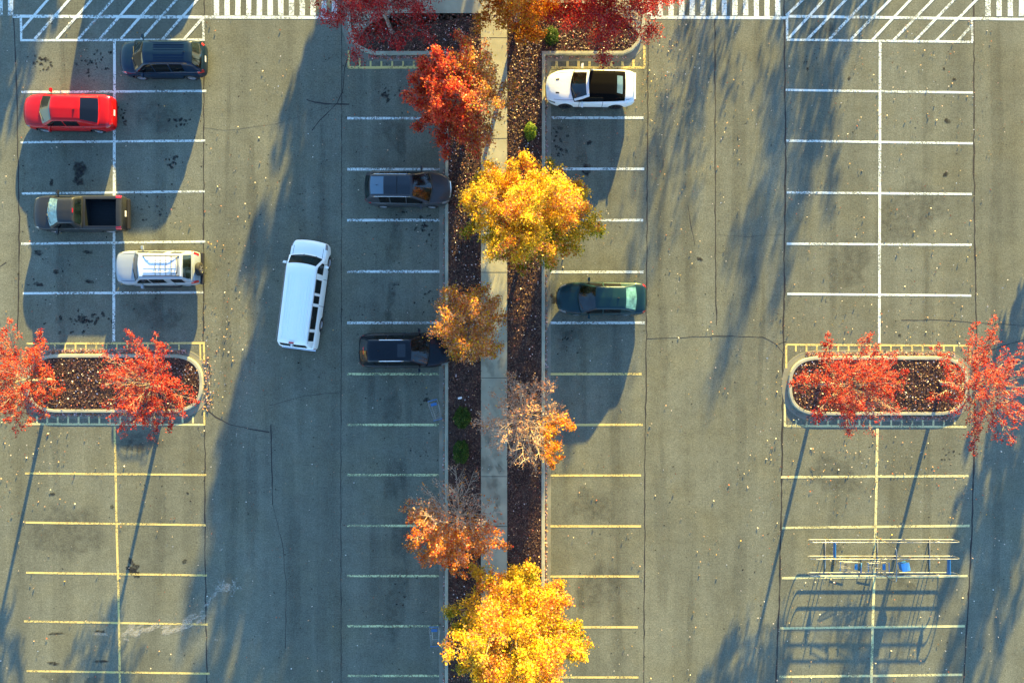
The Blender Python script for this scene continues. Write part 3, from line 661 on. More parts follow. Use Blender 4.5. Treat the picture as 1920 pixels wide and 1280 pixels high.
# shrubs
def shrub(label, px, py, rx, ry, h, n, cols, seed, name='shrub', z0=BZ):
    gx, gy = G(px, py); root = empty(name, (gx, gy, z0)); tag(root, label, 'shrub', 'green shrubs in the planting strip')
    r = random.Random(seed); st = MB()
    for k in range(14):
        a, e = r.uniform(0, 6.28), r.uniform(.3, 1.3)
        st.tube([(0, 0, 0), (rx * .8 * math.cos(a) * math.cos(e), ry * .8 * math.sin(a) * math.cos(e), h * .85 * math.sin(e))], .014, 4, r1=.004)
    st.build('stems', M['bark'], root)
    d = rs.normal(size=(n, 3)); d /= np.linalg.norm(d, axis=1, keepdims=True); d[:, 2] = np.abs(d[:, 2])
    rad = rs.uniform(.45, 1.0, n) ** .5 * (1 + .22 * smoothn(d * 3, 1.6, seed) + .1 * smoothn(d * 9, 1, seed))
    C = d * rad[:, None] * [rx, ry, h]
    quads('foliage', C, .05, d + rs.normal(0, .6, (n, 3)), pal(cols, n, .25), M['leaf'], root)
DG = [(.030, .085, .008), (.018, .055, .006), (.06, .13, .012), (.11, .15, .02)]
BGn = [(.12, .22, .015), (.07, .15, .01), (.20, .30, .03), (.30, .34, .04)]
shrub('bright green small shrub in the mulch above the big yellow tree', 994, 248, .36, .50, .75, 1900, BGn, 3)
shrub('dark green shrub just below the scrap of white litter', 867, 782, .50, .62, .8, 3300, DG, 4)
shrub('oval dark green shrub, second one below the white litter', 865, 846, .46, .72, .8, 3300, DG, 5)
shrub('tiny green weed in the mulch of the island near the cart corral', 1682, 718, .16, .14, .2, 160, BGn, 6, 'weed')
shrub('low green shrub in the mulch under the crimson and orange trees', 1033, 72, .42, .5, .6, 1500, DG, 8)

# ------------------------------------------------------------------ vehicles
def interp(keys, x):
    xs = [k[0] for k in keys]; ys = [k[1] for k in keys]
    if x <= xs[0]: return ys[0]
    if x >= xs[-1]: return ys[-1]
    for i in range(len(xs) - 1):
        if x <= xs[i + 1]:
            t = (x - xs[i]) / (xs[i + 1] - xs[i]); return ys[i] + (ys[i + 1] - ys[i]) * t
def smin(keys, x, e=.06): return (interp(keys, x - e) + interp(keys, x) * 2 + interp(keys, x + e)) / 4
def cr(P, u):
    """Catmull-Rom through the section points"""
    n = len(P) - 1; u = max(0, min(n, u)); i = min(n - 1, int(u)); t = u - i
    p0, p1, p2, p3 = P[max(0, i - 1)], P[i], P[i + 1], P[min(n, i + 2)]
    return tuple(.5 * ((2 * b) + (c - a) * t + (2 * a - 5 * b + 4 * c - d) * t * t + (3 * b - a - 3 * c + d) * t ** 3) for a, b, c, d in zip(p0, p1, p2, p3))
class Car:
    def __init__(s, **k):
        s.__dict__.update(dict(zb=.24, rf=.85, rr=.7, af=.34, ar=.24, roof=1.45, wr=.62, wb=.90, bf=.16, br=.10, tyre=.33, tw=.215, drop=.10, wrear=None, crown=.03, edge=.07, bumpf=.10)); s.__dict__.update(k)
    def hw(s, d):
        W2 = s.W / 2
        if d < s.rf: t = (s.rf - d) / s.rf; return W2 * ((1 - s.af) + s.af * math.sqrt(max(0, 1 - t ** 2.2)))
        if d > s.L - s.rr: t = (d - s.L + s.rr) / s.rr; return W2 * ((1 - s.ar) + s.ar * math.sqrt(max(0, 1 - t ** 2.2)))
        return W2
    def zt(s, d): return smin(s.deck, d)
    def sec(s, d):
        w = s.hw(d); zt = s.zt(d); zb = s.zb + .10 * max(0, 1 - min(d, s.L - d) / .35); zs = zt - s.drop
        return [(0, zb), (.75 * w, zb), (.955 * w, zb + .05), (1.0 * w, zb + .42 * (zs - zb)), (.985 * w, zb + .78 * (zs - zb)), (.935 * w, zs), (.80 * w, zt - s.drop * .25), (.45 * w, zt + s.crown * .6), (0, zt + s.crown)]
    def body(s, d, u):
        y, z = cr(s.sec(d), u); bul = 0
        W2 = s.W / 2
        if d < s.rf: bul = s.bumpf * (1 - (y / W2) ** 2) * (1 - d / s.rf)
        # nose and tail roll over at the ends
        return Vector((s.L / 2 - d + bul, y, z))
    def h(s, d):
        return smin([(s.cowl, s.zt(s.cowl) + .01), (s.wst, s.roof - .015), (s.wst + .25, s.roof), (s.re - .3, s.roof - s.rd * .6), (s.re, s.roof - s.rd), (s.rb, s.zt(s.rb) + s.rlip)], d, .05)
    def csec(s, d):
        h = s.h(d); zb = min(s.zt(s.cowl), h - .005) - .0; W2 = s.W / 2
        taper = 1 - .06 * max(0, (d - s.re) / max(.1, s.L - s.re)) - .05 * max(0, (d - s.wst) / (s.L - s.wst))
        wb, wr = W2 * s.wb * taper, W2 * s.wr * taper; zr = s.roof - .07
        ys = lambda z: wb + (wr - wb) * max(0, min(1, (z - zb) / (zr - zb)))
        he = max(zb + .001, h - s.edge * min(1, (h - zb) / .25)); ye = ys(he)
        return [(wb + .015, zb - .12), (ys(zb), zb), (ys((zb + he) / 2) + .015, (zb + he) / 2), (ye, he), (ye - .06, he + (h - he) * .6), (ye * .55, h - .004), (0, h + s.crown * .8)]
    def cab(s, d, u):
        y, z = cr(s.csec(d), u) if not (3 < u < 4 or u > 4) else tuple(a + (b - a) * (u - int(min(u, 5))) for a, b in zip(s.csec(d)[min(5, int(u))], s.csec(d)[min(5, int(u)) + 1]))
        W2 = s.W / 2; m = (s.wst + s.re) / 2
        b = s.bf * min(1, max(0, (m - d) / (m - s.cowl))) if d < m else -s.br * min(1, max(0, (d - m) / (s.rb - m)))
        return Vector((s.L / 2 - d + b * (1 - (y / W2) ** 2), y, z))
    def grid(s, fn, d0, d1, u0, u1, nd, nu, off=.004, both=False, side=1, both_sides_top=False):
        us = list(np.linspace(u0, u1, nu + 1)); rows = []
        for i in range(nd + 1):
            d = d0 + (d1 - d0) * i / nd; row = []
            if both_sides_top:
                a = [fn(d, u) for u in us]; row = a + [Vector((p.x, -p.y, p.z)) for p in a[-2::-1]]
            else:
                row = [Vector((p.x, p.y * side, p.z)) for p in (fn(d, u) for u in us)]
            rows.append(row)
        nr = []; n = len(rows[0])
        for i in range(nd + 1):
            r = []
            for j in range(n):
                a = rows[min(i + 1, nd)][j] - rows[max(i - 1, 0)][j]; b = rows[i][min(j + 1, n - 1)] - rows[i][max(j - 1, 0)]
                c = a.cross(b); c = c.normalized() if c.length > 1e-9 else Vector((0, 0, 1))
                p = rows[i][j]; ref = Vector((0, p.y * 2, p.z - .5)) if p.y != 0 else Vector((0, 0, 1))
                if c.dot(Vector((0, math.copysign(1, p.y) * (abs(p.y) / (s.W / 2)), .8))) < 0: c = -c
                r.append(c)
            nr.append(r)
        vs = [rows[i][j] + nr[i][j] * off for i in range(nd + 1) for j in range(n)]
        fs = [(i * n + j, i * n + j + 1, (i + 1) * n + j + 1, (i + 1) * n + j) for i in range(nd) for j in range(n - 1)]
        return vs, fs
def fixn(o):
    bm = bmesh.new(); bm.from_mesh(o.data); bmesh.ops.recalc_face_normals(bm, faces=bm.faces); bm.to_mesh(o.data); bm.free()

def wheel(root, x, y, r, tw, side, rim):
    mb = MB(); h = tw / 2
    mb.lathe([(r * .62, -h), (r * .93, -h), (r, -h * .7), (r, h * .7), (r * .93, h), (r * .62, h), (r * .60, h * .5), (r * .60, -h * .5), (r * .62, -h)], 28)
    wo = mb.build('wheel', M['tyre'], root, True, (x, y, r))
    mb = MB(); o = side * h
    mb.lathe([(r * .60, o * .3), (r * .62, o * .98), (r * .57, o * .98), (r * .53, o * .45), (.01, o * .40)], 28)
    for k in range(5):
        a = 2 * math.pi * k / 5; Mx = Matrix.Rotation(a, 4, 'Y')
        mb.box(r * .06, r * .58, min(o * .4, o * .9), max(o * .4, o * .9), -r * .075, r * .075, 0, Mx)
    mb.lathe([(r * .14, o * .4), (r * .13, o * .95), (.001, o * .97)], 14)
    mb.build('rim', rim, wo, False)

def build_car(c, name, label, cat, loc, rz, paint, rim, roofmat=None, windshield=None, rearglass=None, group='cars parked in the lot'):
    root = empty(name, loc, rz); tag(root, label, cat, group)
    # body
    ds = sorted(set([0, .01, .02, .05, .1, .16, .24, .34, .46, .6, .75] + [c.L - v for v in (0, .02, .05, .1, .16, .24, .34, .46, .6)] + list(np.linspace(.85, c.L - .7, 30))))
    us = list(np.linspace(0, 2, 4)) + list(np.linspace(2, 8, 26))[1:]
    rows = []
    for d in ds:
        a = [c.body(d, u) for u in us]
        e = min(d, c.L - d); k = 1 - .10 * max(0, 1 - e / .12) ** 2          # ends roll in
        zc = .55; a = [Vector((p.x, p.y * (1 - .04 * max(0, 1 - e / .10)), zc + (p.z - zc) * k)) for p in a]
        rows.append(a + [Vector((p.x, -p.y, p.z)) for p in a[-2:0:-1]])
    n = len(rows[0]); vs = [p for r in rows for p in r]; fs = []
    for i in range(len(rows) - 1):
        for j in range(n):
            j2 = (j + 1) % n; fs.append((i * n + j, i * n + j2, (i + 1) * n + j2, (i + 1) * n + j))
    for i, sg in ((0, 0), (len(rows) - 1, 1)):
        b = i * n; ctr = sum((rows[i][j] for j in range(n)), Vector()) / n; vs.append(ctr); ci = len(vs) - 1
        for j in range(n): fs.append((ci, b + j, b + (j + 1) % n))
    body = mk('body', vs, fs, [paint, M['void'], M['liner']], root, True); fixn(body)
    # cut the wheel arches (and a pickup's bed) out of the body
    cm = MB(); r = c.tyre
    for dx in c.axles:
        for sy in (1, -1):
            y0 = sy * (c.W / 2 - .27); y1 = sy * (c.W / 2 + .1); N = 26; vs2 = []
            for yy in (y0, y1): vs2 += [(c.L / 2 - dx + (r + .07) * math.cos(2 * math.pi * k / N), yy, r + .02 + (r + .07) * math.sin(2 * math.pi * k / N)) for k in range(N)]
            cm.add(vs2, [tuple(range(N)), tuple(range(N, 2 * N))[::-1]] + [(k, N + k, N + (k + 1) % N, (k + 1) % N) for k in range(N)], 1)
    if getattr(c, 'bed', None): d0, d1, hwid, z0 = c.bed; cm.box(c.L / 2 - d1, c.L / 2 - d0, -hwid, hwid, z0, 2.0, 2)
    cut = cm.build('cutter', [paint, M['void'], M['liner']], root); fixn(cut)
    md = body.modifiers.new('b', 'BOOLEAN'); md.operation = 'DIFFERENCE'; md.solver = 'EXACT'; md.object = cut
    try: md.material_mode = 'INDEX'
    except Exception: pass
    dg = bpy.context.evaluated_depsgraph_get(); me = bpy.data.meshes.new_from_object(body.evaluated_get(dg))
    body.modifiers.clear(); body.data = me; me.name = 'body'
    bpy.data.objects.remove(cut)
    # keep arch edges crisp
    bm = bmesh.new(); bm.from_mesh(me)
    for e in bm.edges:
        if len(e.link_faces) == 2 and (e.link_faces[0].material_index != e.link_faces[1].material_index or e.calc_face_angle(0) > .9): e.smooth = False
    for f in bm.faces:
        if f.material_index: f.smooth = False
    bm.to_mesh(me); bm.free()
    # greenhouse
    ds = sorted(set(list(np.linspace(c.cowl, c.wst, 9)) + list(np.linspace(c.wst, c.re, 16)) + list(np.linspace(c.re, c.rb, 9)))); us = [0, .5, 1, 1.5, 2, 2.5, 3, 3.25, 3.5, 3.75, 4, 4.5, 5, 5.25, 5.5, 5.75, 6]
    vs, fs = [], []
    rows = []
    for d in ds:
        a = [c.cab(d, u) for u in us]; rows.append(a + [Vector((p.x, -p.y, p.z)) for p in a[-2::-1]])
    n = len(rows[0]); vs = [p for q in rows for p in q]
    fs = [(i * n + j, i * n + j + 1, (i + 1) * n + j + 1, (i + 1) * n + j) for i in range(len(rows) - 1) for j in range(n - 1)]
    fs += [tuple(range(n)), tuple((len(rows) - 1) * n + j for j in range(n))[::-1]]
    o = mk('roof', vs, fs, roofmat or paint, root, True); fixn(o)
    def patch(nm, fn, d0, d1, u0, u1, m, nd=8, nu=6, off=.006, full=False, sides=(1, -1), parent=None):
        out = []
        for sdn in ((1,) if full else sides):
            v, f = c.grid(fn, d0, d1, u0, u1, nd, nu, off, side=sdn, both_sides_top=full)
            out.append(mk(nm, v, f, m, parent or root, True))
        return out
    c.patch = patch; c.root = root
    patch('windshield', c.cab, c.cowl + .05, c.wst - .02, 4.12, 6, windshield or M['glass'], 10, 8, .008, True)
    patch('rear_window', c.cab, c.re + .05, c.rb - c.rwl, getattr(c, 'rwu', 4.2), 6, rearglass or M['glass'], 8, 8, .008, True)
    for (a, b_) in c.side: patch('side_window', c.cab, a, b_, 1.12, 2.86, M['tint'], 8, 4, .008)
    # seams: hood edges, doors
    sm = MB()
    def strip(fn, d0, d1, u0, u1, sides=(1, -1)):
        for sdn in sides:
            v, f = c.grid(fn, d0, d1, u0, u1, max(1, int(abs(d1 - d0) / .15)), max(1, int(abs(u1 - u0) / .25)), .004, side=sdn); sm.add(v, f)
    strip(c.body, .30, c.cowl - .02, 6.02, 6.09)
    for d in c.doors: strip(c.body, d, d + .022, 2.2, 5.6)
    strip(c.body, c.doors[0], c.doors[-1], 2.15, 2.22)
    if getattr(c, 'trunk', None): strip(c.body, c.trunk, c.L - .10, 6.0, 6.08)
    v, f = c.grid(c.body, c.cowl - .055, c.cowl + .03, 6.1, 8, 1, 8, .004, both_sides_top=True); sm.add(v, f)
    sm.build('panel_gaps', M['black'], root, True)
    # lamps
    patch('headlight', c.body, .05, .34, c.hl[0], c.hl[1], M['lamp_clear'], 5, 4, .006)
    patch('tail_light', c.body, c.L - c.tl[2], c.L - .02, c.tl[0], c.tl[1], M['lamp_red'], 5, 4, .006)
    for d in c.doors[:-1]:
        for sy in (1, -1):
            mb = MB(); p = c.body(d + .75, 4.9); mb.box(p.x - .09, p.x + .09, sy * p.y - .012, sy * p.y + .03 * sy if sy > 0 else sy * p.y + .012, p.z - .02, p.z + .02)
            mb = MB(); mb.tube([(p.x - .09, sy * (p.y - .01), p.z), (p.x - .06, sy * (p.y + .025), p.z), (p.x + .06, sy * (p.y + .025), p.z), (p.x + .09, sy * (p.y - .01), p.z)], .012, 5)
            mb.build('door_handle', paint, root, True)
    for y0, y1 in ((-.52, .02), (.10, .62)):
        mb = MB(); q = []
        for t, dd in ((0, .02), (.5, .10), (1, .16)):
            y = (y0 + (y1 - y0) * t) * c.W / 1.9; dx = c.cowl + dd; p = c.cab(dx, 6); b = p.x - (c.L / 2 - dx)
            q.append((c.L / 2 - dx + b * (1 - (y / (c.W / 2)) ** 2), y, c.h(dx) + .03))
        mb.tube(q, .011, 4); mb.build('wiper', M['black'], root)
    # mirrors
    for sy in (1, -1):
        p = c.cab(c.cowl + .42, 1.0); mb = MB()
        mb.tube([(p.x, sy * (p.y - .02), p.z - .02), (p.x + .02, sy * (p.y + .10), p.z + .02)], .025, 6)
        q = (p.x + .03, sy * (c.W / 2 + .11), p.z + .06)
        mb.add([(q[0] + dx * .075 * (1 - .35 * (dx > 0) * 1), q[1] + dy * .115 * (1 - .25 * (dx > 0)), q[2] + dz * .075 * (1 - .3 * (dx > 0))) for dz in (-1, 1) for dy in (-1, 1) for dx in (-1, 1)], [(0, 2, 3, 1), (4, 5, 7, 6), (0, 1, 5, 4), (2, 6, 7, 3), (0, 4, 6, 2), (1, 3, 7, 5)])
        o = mb.build('side_mirror', c.__dict__.get('mirror') or paint, root)
        bv = o.modifiers.new('bevel', 'BEVEL'); bv.width = .02; bv.segments = 2
    # grille, plate
    mb = MB(); f0 = c.body(0, 8); zt0 = c.zt(0)
    w_ = c.hw(.0) * .62
    mb.box(f0.x - .015, f0.x + .012, -w_, w_, .36, zt0 - .20); mb.build('grille', M['black'], root)
    r0 = -c.L / 2
    mb = MB(); mb.box(r0 - .016, r0 + .004, -.16, .16, .62, .74); mb.build('licence_plate', M['plate'], root)
    # lower skirt
    for sy in (1, -1):
        sk = MB(); sk.box(-c.L / 2 + c.L - c.axles[1] + c.tyre + .12, c.L / 2 - c.axles[0] - c.tyre - .12, min(sy * (c.W / 2 - .10), sy * (c.W / 2 - .03)), max(sy * (c.W / 2 - .10), sy * (c.W / 2 - .03)), .17, .26)
        sk.build('sill', M['black'], root)
    for dx in c.axles:
        for sy in (1, -1): wheel(root, c.L / 2 - dx, sy * (c.W / 2 - c.tw / 2 - .015), c.tyre, c.tw, sy, rim)
    return root
def roofbar(c, y, d0, d1, m, z=.05, r=.016, name='roof_rail'):
    for sy in (1, -1):
        mb = MB(); P = []
        for k in range(9):
            t = k / 8; d = d0 + (d1 - d0) * t; zz = c.h(d) - .03 + z * min(1, 4 * min(t, 1 - t) + .15); P.append((c.L / 2 - d, sy * y, zz))
        mb.tube(P, r, 6); mb.build(name, m, c.root, True)
def topribs(c, ds, ys, m, name='roof_ribs', hh=.012, wd=.03):
    mb = MB()
    for y in ys:
        vs = []
        d0, d1 = ds; N = 8
        for k in range(N + 1):
            d = d0 + (d1 - d0) * k / N; z = c.h(d) + c.crown * .8 * (1 - abs(y) / .6) - .004
            x = c.L / 2 - d; vs += [(x, y - wd / 2, z - .01), (x, y - wd / 4, z + hh), (x, y + wd / 4, z + hh), (x, y + wd / 2, z - .01)]
        mb.add(vs, [(4 * k + j, 4 * k + j + 1, 4 * k + j + 5, 4 * k + j + 4) for k in range(N) for j in range(3)])
    mb.build(name, m, c.root)
def antenna(c, d, y=0, col=None):
    mb = MB(); z = c.h(d) + c.crown * .7; x = c.L / 2 - d
    mb.add([(x + .09, y, z), (x - .05, y - .025, z), (x - .05, y + .025, z), (x - .06, y, z + .07)], [(0, 1, 3), (0, 3, 2), (1, 2, 3), (0, 2, 1)])
    mb.build('antenna', col or M['black'], c.root)

P_navy = paint_dirty('navy_paint', (.002, .014, .034), .25, 0)
P_red = paint_dirty('red_paint', (.42, .003, .004), .3, .0)
P_truck = paint_dirty('slate_paint', (.026, .029, .031), .3, .2)
P_silver = paint_dirty('silver_paint', (.30, .345, .38), .32, .2)
P_grey = paint_dirty('grey_paint', (.048, .050, .053), .26, .15)
P_black = paint_dirty('black_paint', (.002, .006, .011), .2, 0)
P_white = paint_dirty('white_paint', (.78, .82, .80), .35, 0)
P_van = paint_dirty('van_white_paint', (.84, .90, .86), .45, 0, .8)
P_green = paint_dirty('dark_teal_paint', (.006, .030, .036), .26, .1)
FL = math.pi

# 1 navy SUV
c = Car(L=4.50, W=1.87, deck=[(0, .74), (.10, .86), (.35, .96), (.95, 1.06), (1.3, 1.06), (3.9, 1.10), (4.3, 1.06), (4.42, .98), (4.5, .82)], cowl=.93, wst=1.70, re=4.02, rb=4.38, roof=1.66, rd=.05, rlip=.03, rwl=.02, wr=.66, wb=.92, side=[(1.10, 1.98), (2.04, 2.82), (2.90, 3.55)],
        doors=(1.45, 2.50, 3.30), axles=(.88, 3.62), tyre=.35, hl=(4.5, 5.6), tl=(4.4, 5.9, .30), bf=.20, br=.10, af=.30, ar=.25)
build_car(c, 'suv', 'dark navy blue SUV with ribbed roof parked just below the white hatching', 'suv', (-18.87, 15.30, 0), FL, P_navy, M['rim'])
topribs(c, (2.15, 3.75), (-.40, -.27, .27, .40, -.12, .12), P_navy); antenna(c, 3.75); roofbar(c, .60, 1.9, 3.9, M['black'], .03, .012)
c.patch('chrome_trim', c.cab, 3.0, 3.62, 1.0, 1.12, M['chrome'], 4, 1, .012)
# 2 red coupe-like sedan
c = Car(L=5.02, W=1.90, deck=[(0, .62), (.12, .76), (.5, .86), (1.3, .98), (2, .98), (4.2, 1.02), (4.75, 1.00), (4.95, .90), (5.02, .74)], cowl=1.28, wst=2.02, re=3.42, rb=4.30, roof=1.44, rd=.03, rlip=.015, rwl=.06, wr=.72, wb=.90, side=[(1.55, 2.50), (2.56, 3.30)],
        doors=(1.60, 2.62, 3.45), trunk=4.35, axles=(.92, 3.98), tyre=.35, hl=(4.5, 5.6), tl=(4.8, 6.3, .30), bf=.26, br=.12, af=.36, ar=.26)
build_car(c, 'sedan', 'bright red sedan with a large dark rear window and alloy wheels', 'car', (-23.98, 12.42, 0), FL - R(1.0), P_red, M['rim'], rearglass=M['tint'])
antenna(c, 3.2, .1); c.root.scale = (.965, 1, 1)
for yy, zz in ((-.22, 1.022), (.22, 1.022), (-.6, 1.0)): pass
mb = MB(); mb.box(c.L / 2 - 4.98, c.L / 2 - 4.90, -.72, .72, .925, .955); mb.build('spoiler', P_red, c.root)
# 3 pickup
c = Car(L=4.94, W=1.90, deck=[(0, .78), (.10, .92), (.4, 1.03), (1.2, 1.12), (4.5, 1.12), (4.86, 1.12), (4.94, 1.10)], cowl=1.10, wst=1.86, re=2.58, rb=2.80, roof=1.72, rd=.03, rlip=.02, rwl=.02, wr=.70, wb=.90, side=[(1.38, 2.42)],
        doors=(1.42, 2.60), axles=(.86, 3.95), tyre=.36, hl=(4.4, 5.7), tl=(4.5, 5.95, .30), bf=.24, br=.02, af=.30, ar=.06, rr=.25, bed=(2.96, 4.66, .72, .62), drop=.05, crown=.02, edge=.09)
build_car(c, 'pickup_truck', 'dark grey pickup truck with an open empty cargo bed', 'pickup truck', (-23.36, 6.92, 0), FL, P_truck, M['rim'], windshield=M['shade_glass'], group='cars parked in the lot')
mb = MB(); mb.box(-2.47 - .16, -2.47, -.82, .82, .42, .60); o = mb.build('rear_bumper', M['black'], c.root); bv = o.modifiers.new('bevel', 'BEVEL'); bv.width = .03; bv.segments = 2
mb = MB(); mb.box(c.L / 2 - 2.63, c.L / 2 - 2.59, -.12, .12, 1.66, 1.70); mb.build('brake_light', M['lamp_red'], c.root)
mb = MB()
for k in range(9): y = -.62 + k * .155; mb.box(c.L / 2 - 4.63, c.L / 2 - 3.0, y - .03, y + .03, .621, .632)
mb.build('bed_liner_ribs', M['liner'], c.root); c.root.scale = (.975, 1, 1)
# 4 silver SUV with rack and spare wheel
c = Car(L=4.36, W=1.87, deck=[(0, .86), (.10, .98), (.35, 1.06), (1.1, 1.14), (3.9, 1.16), (4.24, 1.10), (4.30, .9), (4.36, .72)], cowl=1.12, wst=1.62, re=3.80, rb=4.16, roof=1.78, rd=.03, rlip=.10, rwl=.05, wr=.74, wb=.92, side=[(1.30, 2.02), (2.08, 2.85), (3.20, 3.80)],
        doors=(1.40, 2.32, 3.20), axles=(.84, 3.52), tyre=.37, hl=(4.4, 5.6), tl=(4.6, 5.9, .30), bf=.14, br=.05, af=.24, ar=.20, drop=.08, edge=.08)
build_car(c, 'suv', 'silver SUV with a black roof rack and a spare wheel on its tailgate', 'suv', (-19.10, 3.97, 0), FL, P_silver, M['rim'])
c.patch('roof_panel', c.cab, 1.68, 3.8, 4.4, 6, P_white, 8, 6, .004, True)
roofbar(c, .52, 1.80, 3.72, M['black'], .13, .022)
mb = MB()
for d in (2.52, 2.78, 3.08, 3.36, 3.62): z = c.h(d) + .10; x = c.L / 2 - d; mb.tube([(x, -.52, z), (x, .52, z)], .016, 6)
mb.tube([(c.L / 2 - 3.3, -.46, 1.93), (c.L / 2 - 3.68, -.42, 1.93), (c.L / 2 - 3.74, 0, 1.93), (c.L / 2 - 3.68, .42, 1.93), (c.L / 2 - 3.3, .46, 1.93)], .018, 6)
mb.build('roof_rack', M['black'], c.root, True)
topribs(c, (1.85, 3.6), (-.33, -.11, .11, .33), P_white)
mb = MB()                                                      # spare wheel facing backward
mb.lathe([(.18, -.11), (.33, -.11), (.36, -.07), (.36, .07), (.33, .11), (.2, .11), (.18, -.11)], 26, 'x', (0, 0, 0))
sw = mb.build('spare_wheel', M['tyre'], c.root, True, (-c.L / 2 - .10, .08, .98))
mb = MB(); mb.lathe([(.22, -.112), (.20, -.07), (.001, -.06)], 20, 'x')
for k in range(5): mb.box(-.113, -.07, .02, .2, -.03, .03, 0, Matrix.Rotation(2 * math.pi * k / 5, 4, 'X'))
mb.build('rim', M['rim'], sw)
mb = MB(); mb.box(-c.L / 2 - .16, -c.L / 2 + .04, -.86, .86, .42, .60); o = mb.build('rear_bumper', M['black'], c.root); bv = o.modifiers.new('bevel', 'BEVEL'); bv.width = .04; bv.segments = 2
for sy in (1, -1):
    mb = MB(); mb.tube([(-1.05, sy * .93, .36), (-.95, sy * 1.0, .34), (.95, sy * 1.0, .34), (1.05, sy * .93, .36)], .04, 8); mb.build('side_step', M['black'], c.root, True)
# 5 grey crossover, nose to the kerb
c = Car(L=4.70, W=1.88, deck=[(0, .68), (.10, .80), (.4, .92), (1.1, 1.05), (3.9, 1.10), (4.4, 1.10), (4.6, 1.0), (4.7, .82)], cowl=1.08, wst=2.02, re=4.14, rb=4.50, roof=1.62, rd=.04, rlip=.05, rwl=.03, wr=.64, wb=.90, side=[(1.42, 2.28), (2.34, 3.15), (3.22, 3.75)],
        doors=(1.50, 2.55, 3.40), axles=(.93, 3.72), tyre=.35, hl=(4.4, 5.5), tl=(4.5, 5.7, .40), bf=.26, br=.16, af=.44, ar=.38, rf=1.15, rr=.95, bumpf=.24)
build_car(c, 'crossover_car', 'grey crossover with a two panel glass roof beside the red and gold tree', 'car', (-5.60, 8.26, 0), R(-.5), P_grey, M['rim'])
c.patch('sunroof', c.cab, 2.12, 3.42, 4.35, 6, M['sunroof'], 8, 6, .008, True)
c.patch('roof_panel', c.cab, 3.46, 4.12, 4.35, 6, paint_dirty('satin_grey', (.13, .20, .25), .35, .2, .5), 6, 6, .006, True)
roofbar(c, .60, 2.0, 4.1, M['chrome'], .02, .012); antenna(c, 3.85); c.root.scale = (.95, 1, 1); c.root.location.x -= .12
mb = MB(); mb.box(c.L / 2 - 2.78, c.L / 2 - 2.74, -.48, .48, 1.655, 1.668); mb.build('roof_seam', M['black'], c.root)
c.patch('grille_trim', c.body, .03, .06, 6.4, 8, M['rim'], 1, 8, .006, True)
# 6 black SUV, nose to the kerb
c = Car(L=4.84, W=1.92, deck=[(0, .72), (.10, .84), (.4, .96), (1.1, 1.08), (3.9, 1.14), (4.5, 1.12), (4.74, 1.0), (4.84, .8)], cowl=1.10, wst=1.96, re=4.08, rb=4.60, roof=1.68, rd=.04, rlip=.04, rwl=.03, wr=.62, wb=.88, side=[(1.45, 2.28), (2.34, 3.15), (3.22, 3.85)],
        doors=(1.52, 2.58, 3.45), axles=(.95, 3.80), tyre=.36, hl=(4.4, 5.4), tl=(4.5, 5.6, .30), bf=.20, br=.16, af=.44, ar=.38, rf=1.15, rr=.95, bumpf=.24)
build_car(c, 'suv', 'glossy black SUV with two bright roof rails and a sunroof', 'suv', (-5.90, -.48, 0), R(.3), P_black, M['rim_dark'])
roofbar(c, .56, 2.25, 3.62, M['chrome'], .05, .024); antenna(c, 3.6); c.root.scale = (.98, 1, 1)
c.patch('sunroof', c.cab, 2.22, 2.62, 4.9, 6, M['sunroof'], 5, 6, .010, True)
c.patch('grille_trim', c.body, .03, .05, 6.0, 8, M['rim_dark'], 1, 8, .006, True)
c.patch('brake_light', c.cab, 4.30, 4.36, 5.5, 6, M['lamp_red'], 1, 3, .016, True)
# 7 white convertible with black soft top
c = Car(L=4.64, W=1.92, deck=[(0, .60), (.10, .74), (.5, .86), (1.35, .96), (3.6, 1.00), (4.25, 1.02), (4.55, 1.0), (4.64, .82)], cowl=1.36, wst=2.08, re=3.50, rb=4.02, roof=1.36, rd=.06, rlip=.04, rwl=.16, wr=.72, wb=.88, side=[(1.72, 2.85)],
        doors=(1.58, 2.85), trunk=4.1, axles=(.88, 3.62), tyre=.35, hl=(4.3, 5.2), tl=(4.8, 5.4, .10), bf=.24, br=.04, rwu=4.75, bumpf=.2, af=.40, ar=.34, rf=1.0, rr=.9, edge=.08)
build_car(c, 'convertible_car', 'white sports car with a black soft top and hood vents', 'car', (4.36, 13.74, 0), FL - R(.6), P_white, M['rim_dark'], roofmat=M['cloth'], rearglass=mat('pale_glass', (.10, .17, .19), .08, spec=.7, noise=(3, .2)))
c.patch('windshield_frame', c.cab, 2.04, 2.16, 3.4, 6, P_white, 2, 8, .012, True)
c.patch('windshield_pillar', c.cab, 1.40, 2.12, 3.1, 4.2, P_white, 8, 3, .012)
for d0, d1 in ((.42, .58),):
    for sy in (1, -1):
        v, f = c.grid(c.body, d0, d1, 7.02, 7.22, 2, 2, .008, side=sy); mk('hood_vent', v, f, M['black'], c.root)
mb = MB(); mb.box(-c.L / 2 + .03, -c.L / 2 + .12, -.70, .70, 1.03, 1.055); mb.build('spoiler', P_white, c.root)
